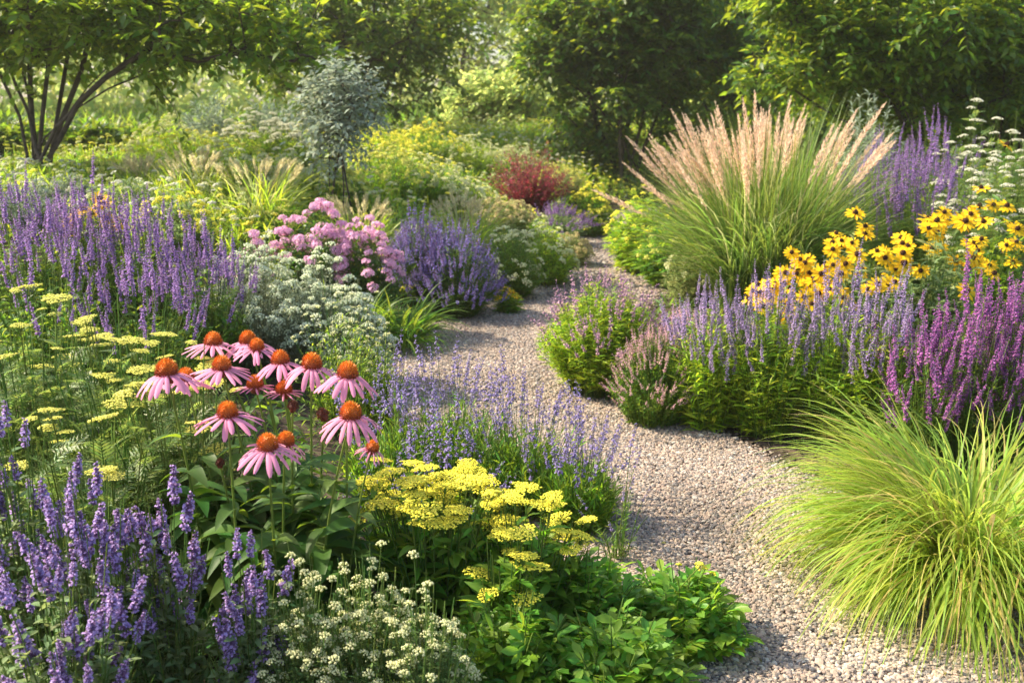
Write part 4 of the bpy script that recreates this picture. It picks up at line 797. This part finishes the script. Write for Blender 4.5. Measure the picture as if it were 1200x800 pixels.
DT = [daisy_tpl(.046, 13, .33, .06, .26, .8, i) for i in range(4)]
RB = msh('rud', [Tpl(t.v, t.q[t.qm == 0], t.t[t.tm == 0]) for t in DT], [M['gold']], 'flower_head'); DC = []
for t in DT: u_, inv = np.unique(t.t[t.tm == 1], return_inverse=True); DC.append(to_mesh(Tpl(t.v[u_], t=inv.reshape(-1, 3)), 'eye', M['brown']))
def eyes(root):
    for c in [c for c in root.children if c.name.startswith('flower_head')]: link('eye', DC[RB.index(c.data)], c)
eyes(clump('rudbeckia', 'small cluster of golden daisies behind the violet sage', 'flower', spot(108, 232, 28, 5.25), RB, None, n_stem=50, n_head=20, leaf='lance', lm='leaf_mid', leaf_len=.08, per=8, dome=.2, part='flower_head', hup=.7, jit=.05, filler=.3, face=.5, hs=(.75, 1.0)))

# ------------------------------------------------------------------ right side
GS = dict(part='flower_head', hup=.75, face=.7, group='golden rudbeckias on the right')
eyes(clump('rudbeckia', 'golden black-eyed daisies packed low between the tall grass and the lilac sage', 'flower', spot(940, 322, 60, 5.2), RB, None, n_stem=120, n_head=60, leaf='lance', lm='leaf_mid', leaf_len=.08, per=9, dome=.25, jit=.1, **GS))
eyes(clump('rudbeckia', 'golden black-eyed daisies just right of the tall grass', 'flower', spot(1000, 275, 70, 5.3), RB, None, n_stem=110, n_head=40, leaf='lance', lm='leaf_grey', leaf_len=.09, per=10, dome=.35, jit=.12, **GS))
eyes(clump('rudbeckia', 'tall golden black-eyed daisies with widely spaced blooms', 'flower', spot(1100, 258, 70, 5.3), RB, None, n_stem=110, n_head=34, leaf='lance', lm='leaf_grey', leaf_len=.09, per=10, dome=.35, jit=.12, hs=(.9, 1.35), **GS))
eyes(clump('rudbeckia', 'golden black-eyed daisies at the right edge under the white yarrow', 'flower', spot(1180, 235, 50, 5.6), RB, None, n_stem=90, n_head=24, leaf='lance', lm='leaf_mid', leaf_len=.09, per=10, dome=.4, jit=.15, **GS))
LS = msh('lils', SP['sage'] + SP['long'][:2], [M['lilac'], M['calyx_grey']], 'flower_spike')
for cx, top, hw, Yd, n, lab in ((835, 352, 62, 4.5, 75, 'lilac sage at the path side of the row, next to the dusty pink bush'), (905, 340, 65, 4.4, 85, 'lilac sage in the row below the packed golden daisies'), (985, 335, 70, 4.35, 85, 'lilac sage in the row beside the magenta one'), (1040, 352, 55, 4.2, 60, 'lilac sage merging into the magenta one')):
    clump('sage', lab, 'flower', spot(cx, top, hw, Yd), LS, None, n_stem=n + 170, n_head=int(n * 1.0), leaf='narrow', lm='leaf_lime', leaf_len=.07, per=17, dome=.38, head_low=.22, filler=.6, fill_h=.78, group='lilac sage along the right of the path', hs=(.7, 1.15), hup=.35, trange=(.05, .85))
MG = msh('mag', SP['sage'], [M['magenta'], M['calyx_purple']], 'flower_spike')
for cx, top, hw, Yd, lab in ((1090, 375, 60, 4.0, 'magenta sage beside the lilac row'), (1150, 340, 60, 4.0, 'magenta sage with taller spikes near the right edge'), (1205, 335, 55, 4.0, 'magenta sage cut off by the right edge')):
    clump('sage', lab, 'flower', spot(cx, top, hw, Yd), MG, None, n_stem=180, n_head=98, leaf='narrow', lm='leaf_mid', leaf_len=.045, per=12, dome=.5, filler=.35, fill_h=.65, group='magenta sage', hs=(.8, 1.4), hup=.4, head_low=.35)
clump('lavender', 'rounded lime-green bush ringed with thin purple spikes, jutting into the path', 'shrub', spot(706, 338, 76, 5.05), msh('thin', SP['lav'], [M['mauvepink'], M['calyx_purple']], 'flower_spike'), None, n_stem=720, n_head=150, leaf='narrow', lm='leaf_lime', leaf_len=.064, per=22, dome=.5, filler=.55, fill_h=.92, splay=.4, hs=(1.1, 2.0), trange=(.1, .98), top_bias=.3)
clump('heather', 'dusty pink and brownish low bush beside the gravel', 'shrub', spot(768, 392, 58, 4.55), msh('hea', SP['lav'], [M['pinkish'], M['mauvepink']], 'flower_spike'), None, n_stem=520, n_head=330, leaf='small', lm='leaf_mid', leaf_len=.026, per=20, dome=.6, filler=.3, fill_h=.9, splay=.4, hs=(.6, 1.1), head_low=.12, trange=(.1, .98))
clump('heather', 'dusty pink bush tucked between the lime bush and the lilac sage', 'shrub', spot(800, 378, 50, 4.9), msh('hea', SP['lav'], [M['pinkish'], M['mauvepink']], 'flower_spike'), None, n_stem=360, n_head=190, leaf='small', lm='leaf_mid', leaf_len=.028, per=18, dome=.6, filler=.4, fill_h=.88, splay=.4, hs=(.9, 1.5), trange=(.1, .98))
BP = msh('backp', SP['long'], [M['violet'], M['calyx_purple']], 'flower_spike')
for cx, top, hw, Yd, lab in ((1040, 172, 50, 7.7, 'tall violet sage right behind the peach plumes'), (1095, 155, 52, 7.5, 'tall violet sage between the plumes and the white yarrow'), (1085, 190, 55, 6.6, 'tall violet sage standing behind the golden daisies')):
    clump('sage', lab, 'flower', spot(cx, top, hw, Yd), BP, None, n_stem=150, n_head=95, leaf='narrow', lm='leaf_mid', leaf_len=.07, per=14, dome=.3, filler=.35, fill_h=.7, group='tall violet sage at the back right', hs=(.8, 1.4), hup=.6, head_low=.35)
WY = msh('wy', [umbel_tpl(.034, 34, .4, .14, 740 + i) for i in range(3)], [M['white'], M['stem']], 'flower_head')
for cx, top, hw, Yd, lab in ((1140, 143, 40, 7.0, 'white yarrow rising beside the tall violet sage'), (1190, 150, 40, 6.6, 'white yarrow at the right edge above the golden daisies'), (1150, 195, 50, 6.1, 'white yarrow lower down among the golden daisies')):
    clump('white_yarrow', lab, 'flower', spot(cx, top, hw, Yd), WY, None, n_stem=120, n_head=60, leaf='fern', lm='leaf_yarrow', leaf_len=.12, per=7, dome=.4, part='flower_head', group='white yarrow on the right', hup=.7, jit=.14, head_low=.2)
bush('daylily_clump', 'yellow-flowered clump left of the tall grass by the far path', 755, 228, 48, 8.9, 'leaf_lime', 'yellow', 46, leaf='lance', ll=.11, dome=.6)
bush('daylily_clump', 'low yellow-green clump at the far side of the gravel, below the plumes', 790, 258, 48, 8.2, 'leaf_fresh', 'yellow_pale', 20, leaf='lance', ll=.11, dome=.6)
bush('rounded_bush', 'pale green bush at the left foot of the tall grass', 815, 268, 40, 7.2, 'grass_pale', 'cream', 30)
for cx, top, hw, Yd, lab in ((850, 205, 60, 9.5, 'green bush hidden behind the tall grass, left'), (960, 200, 60, 9.5, 'green bush hidden behind the tall grass, right'), (1080, 190, 80, 9.5, 'green bush behind the tall violet sage'), (1190, 160, 70, 9.5, 'green bush behind the white yarrow')):
    bush('backdrop_bush', lab, cx, top, hw, Yd, 'leaf_mid', None, ll=.12, n=160, group='green bushes backing the right bed')
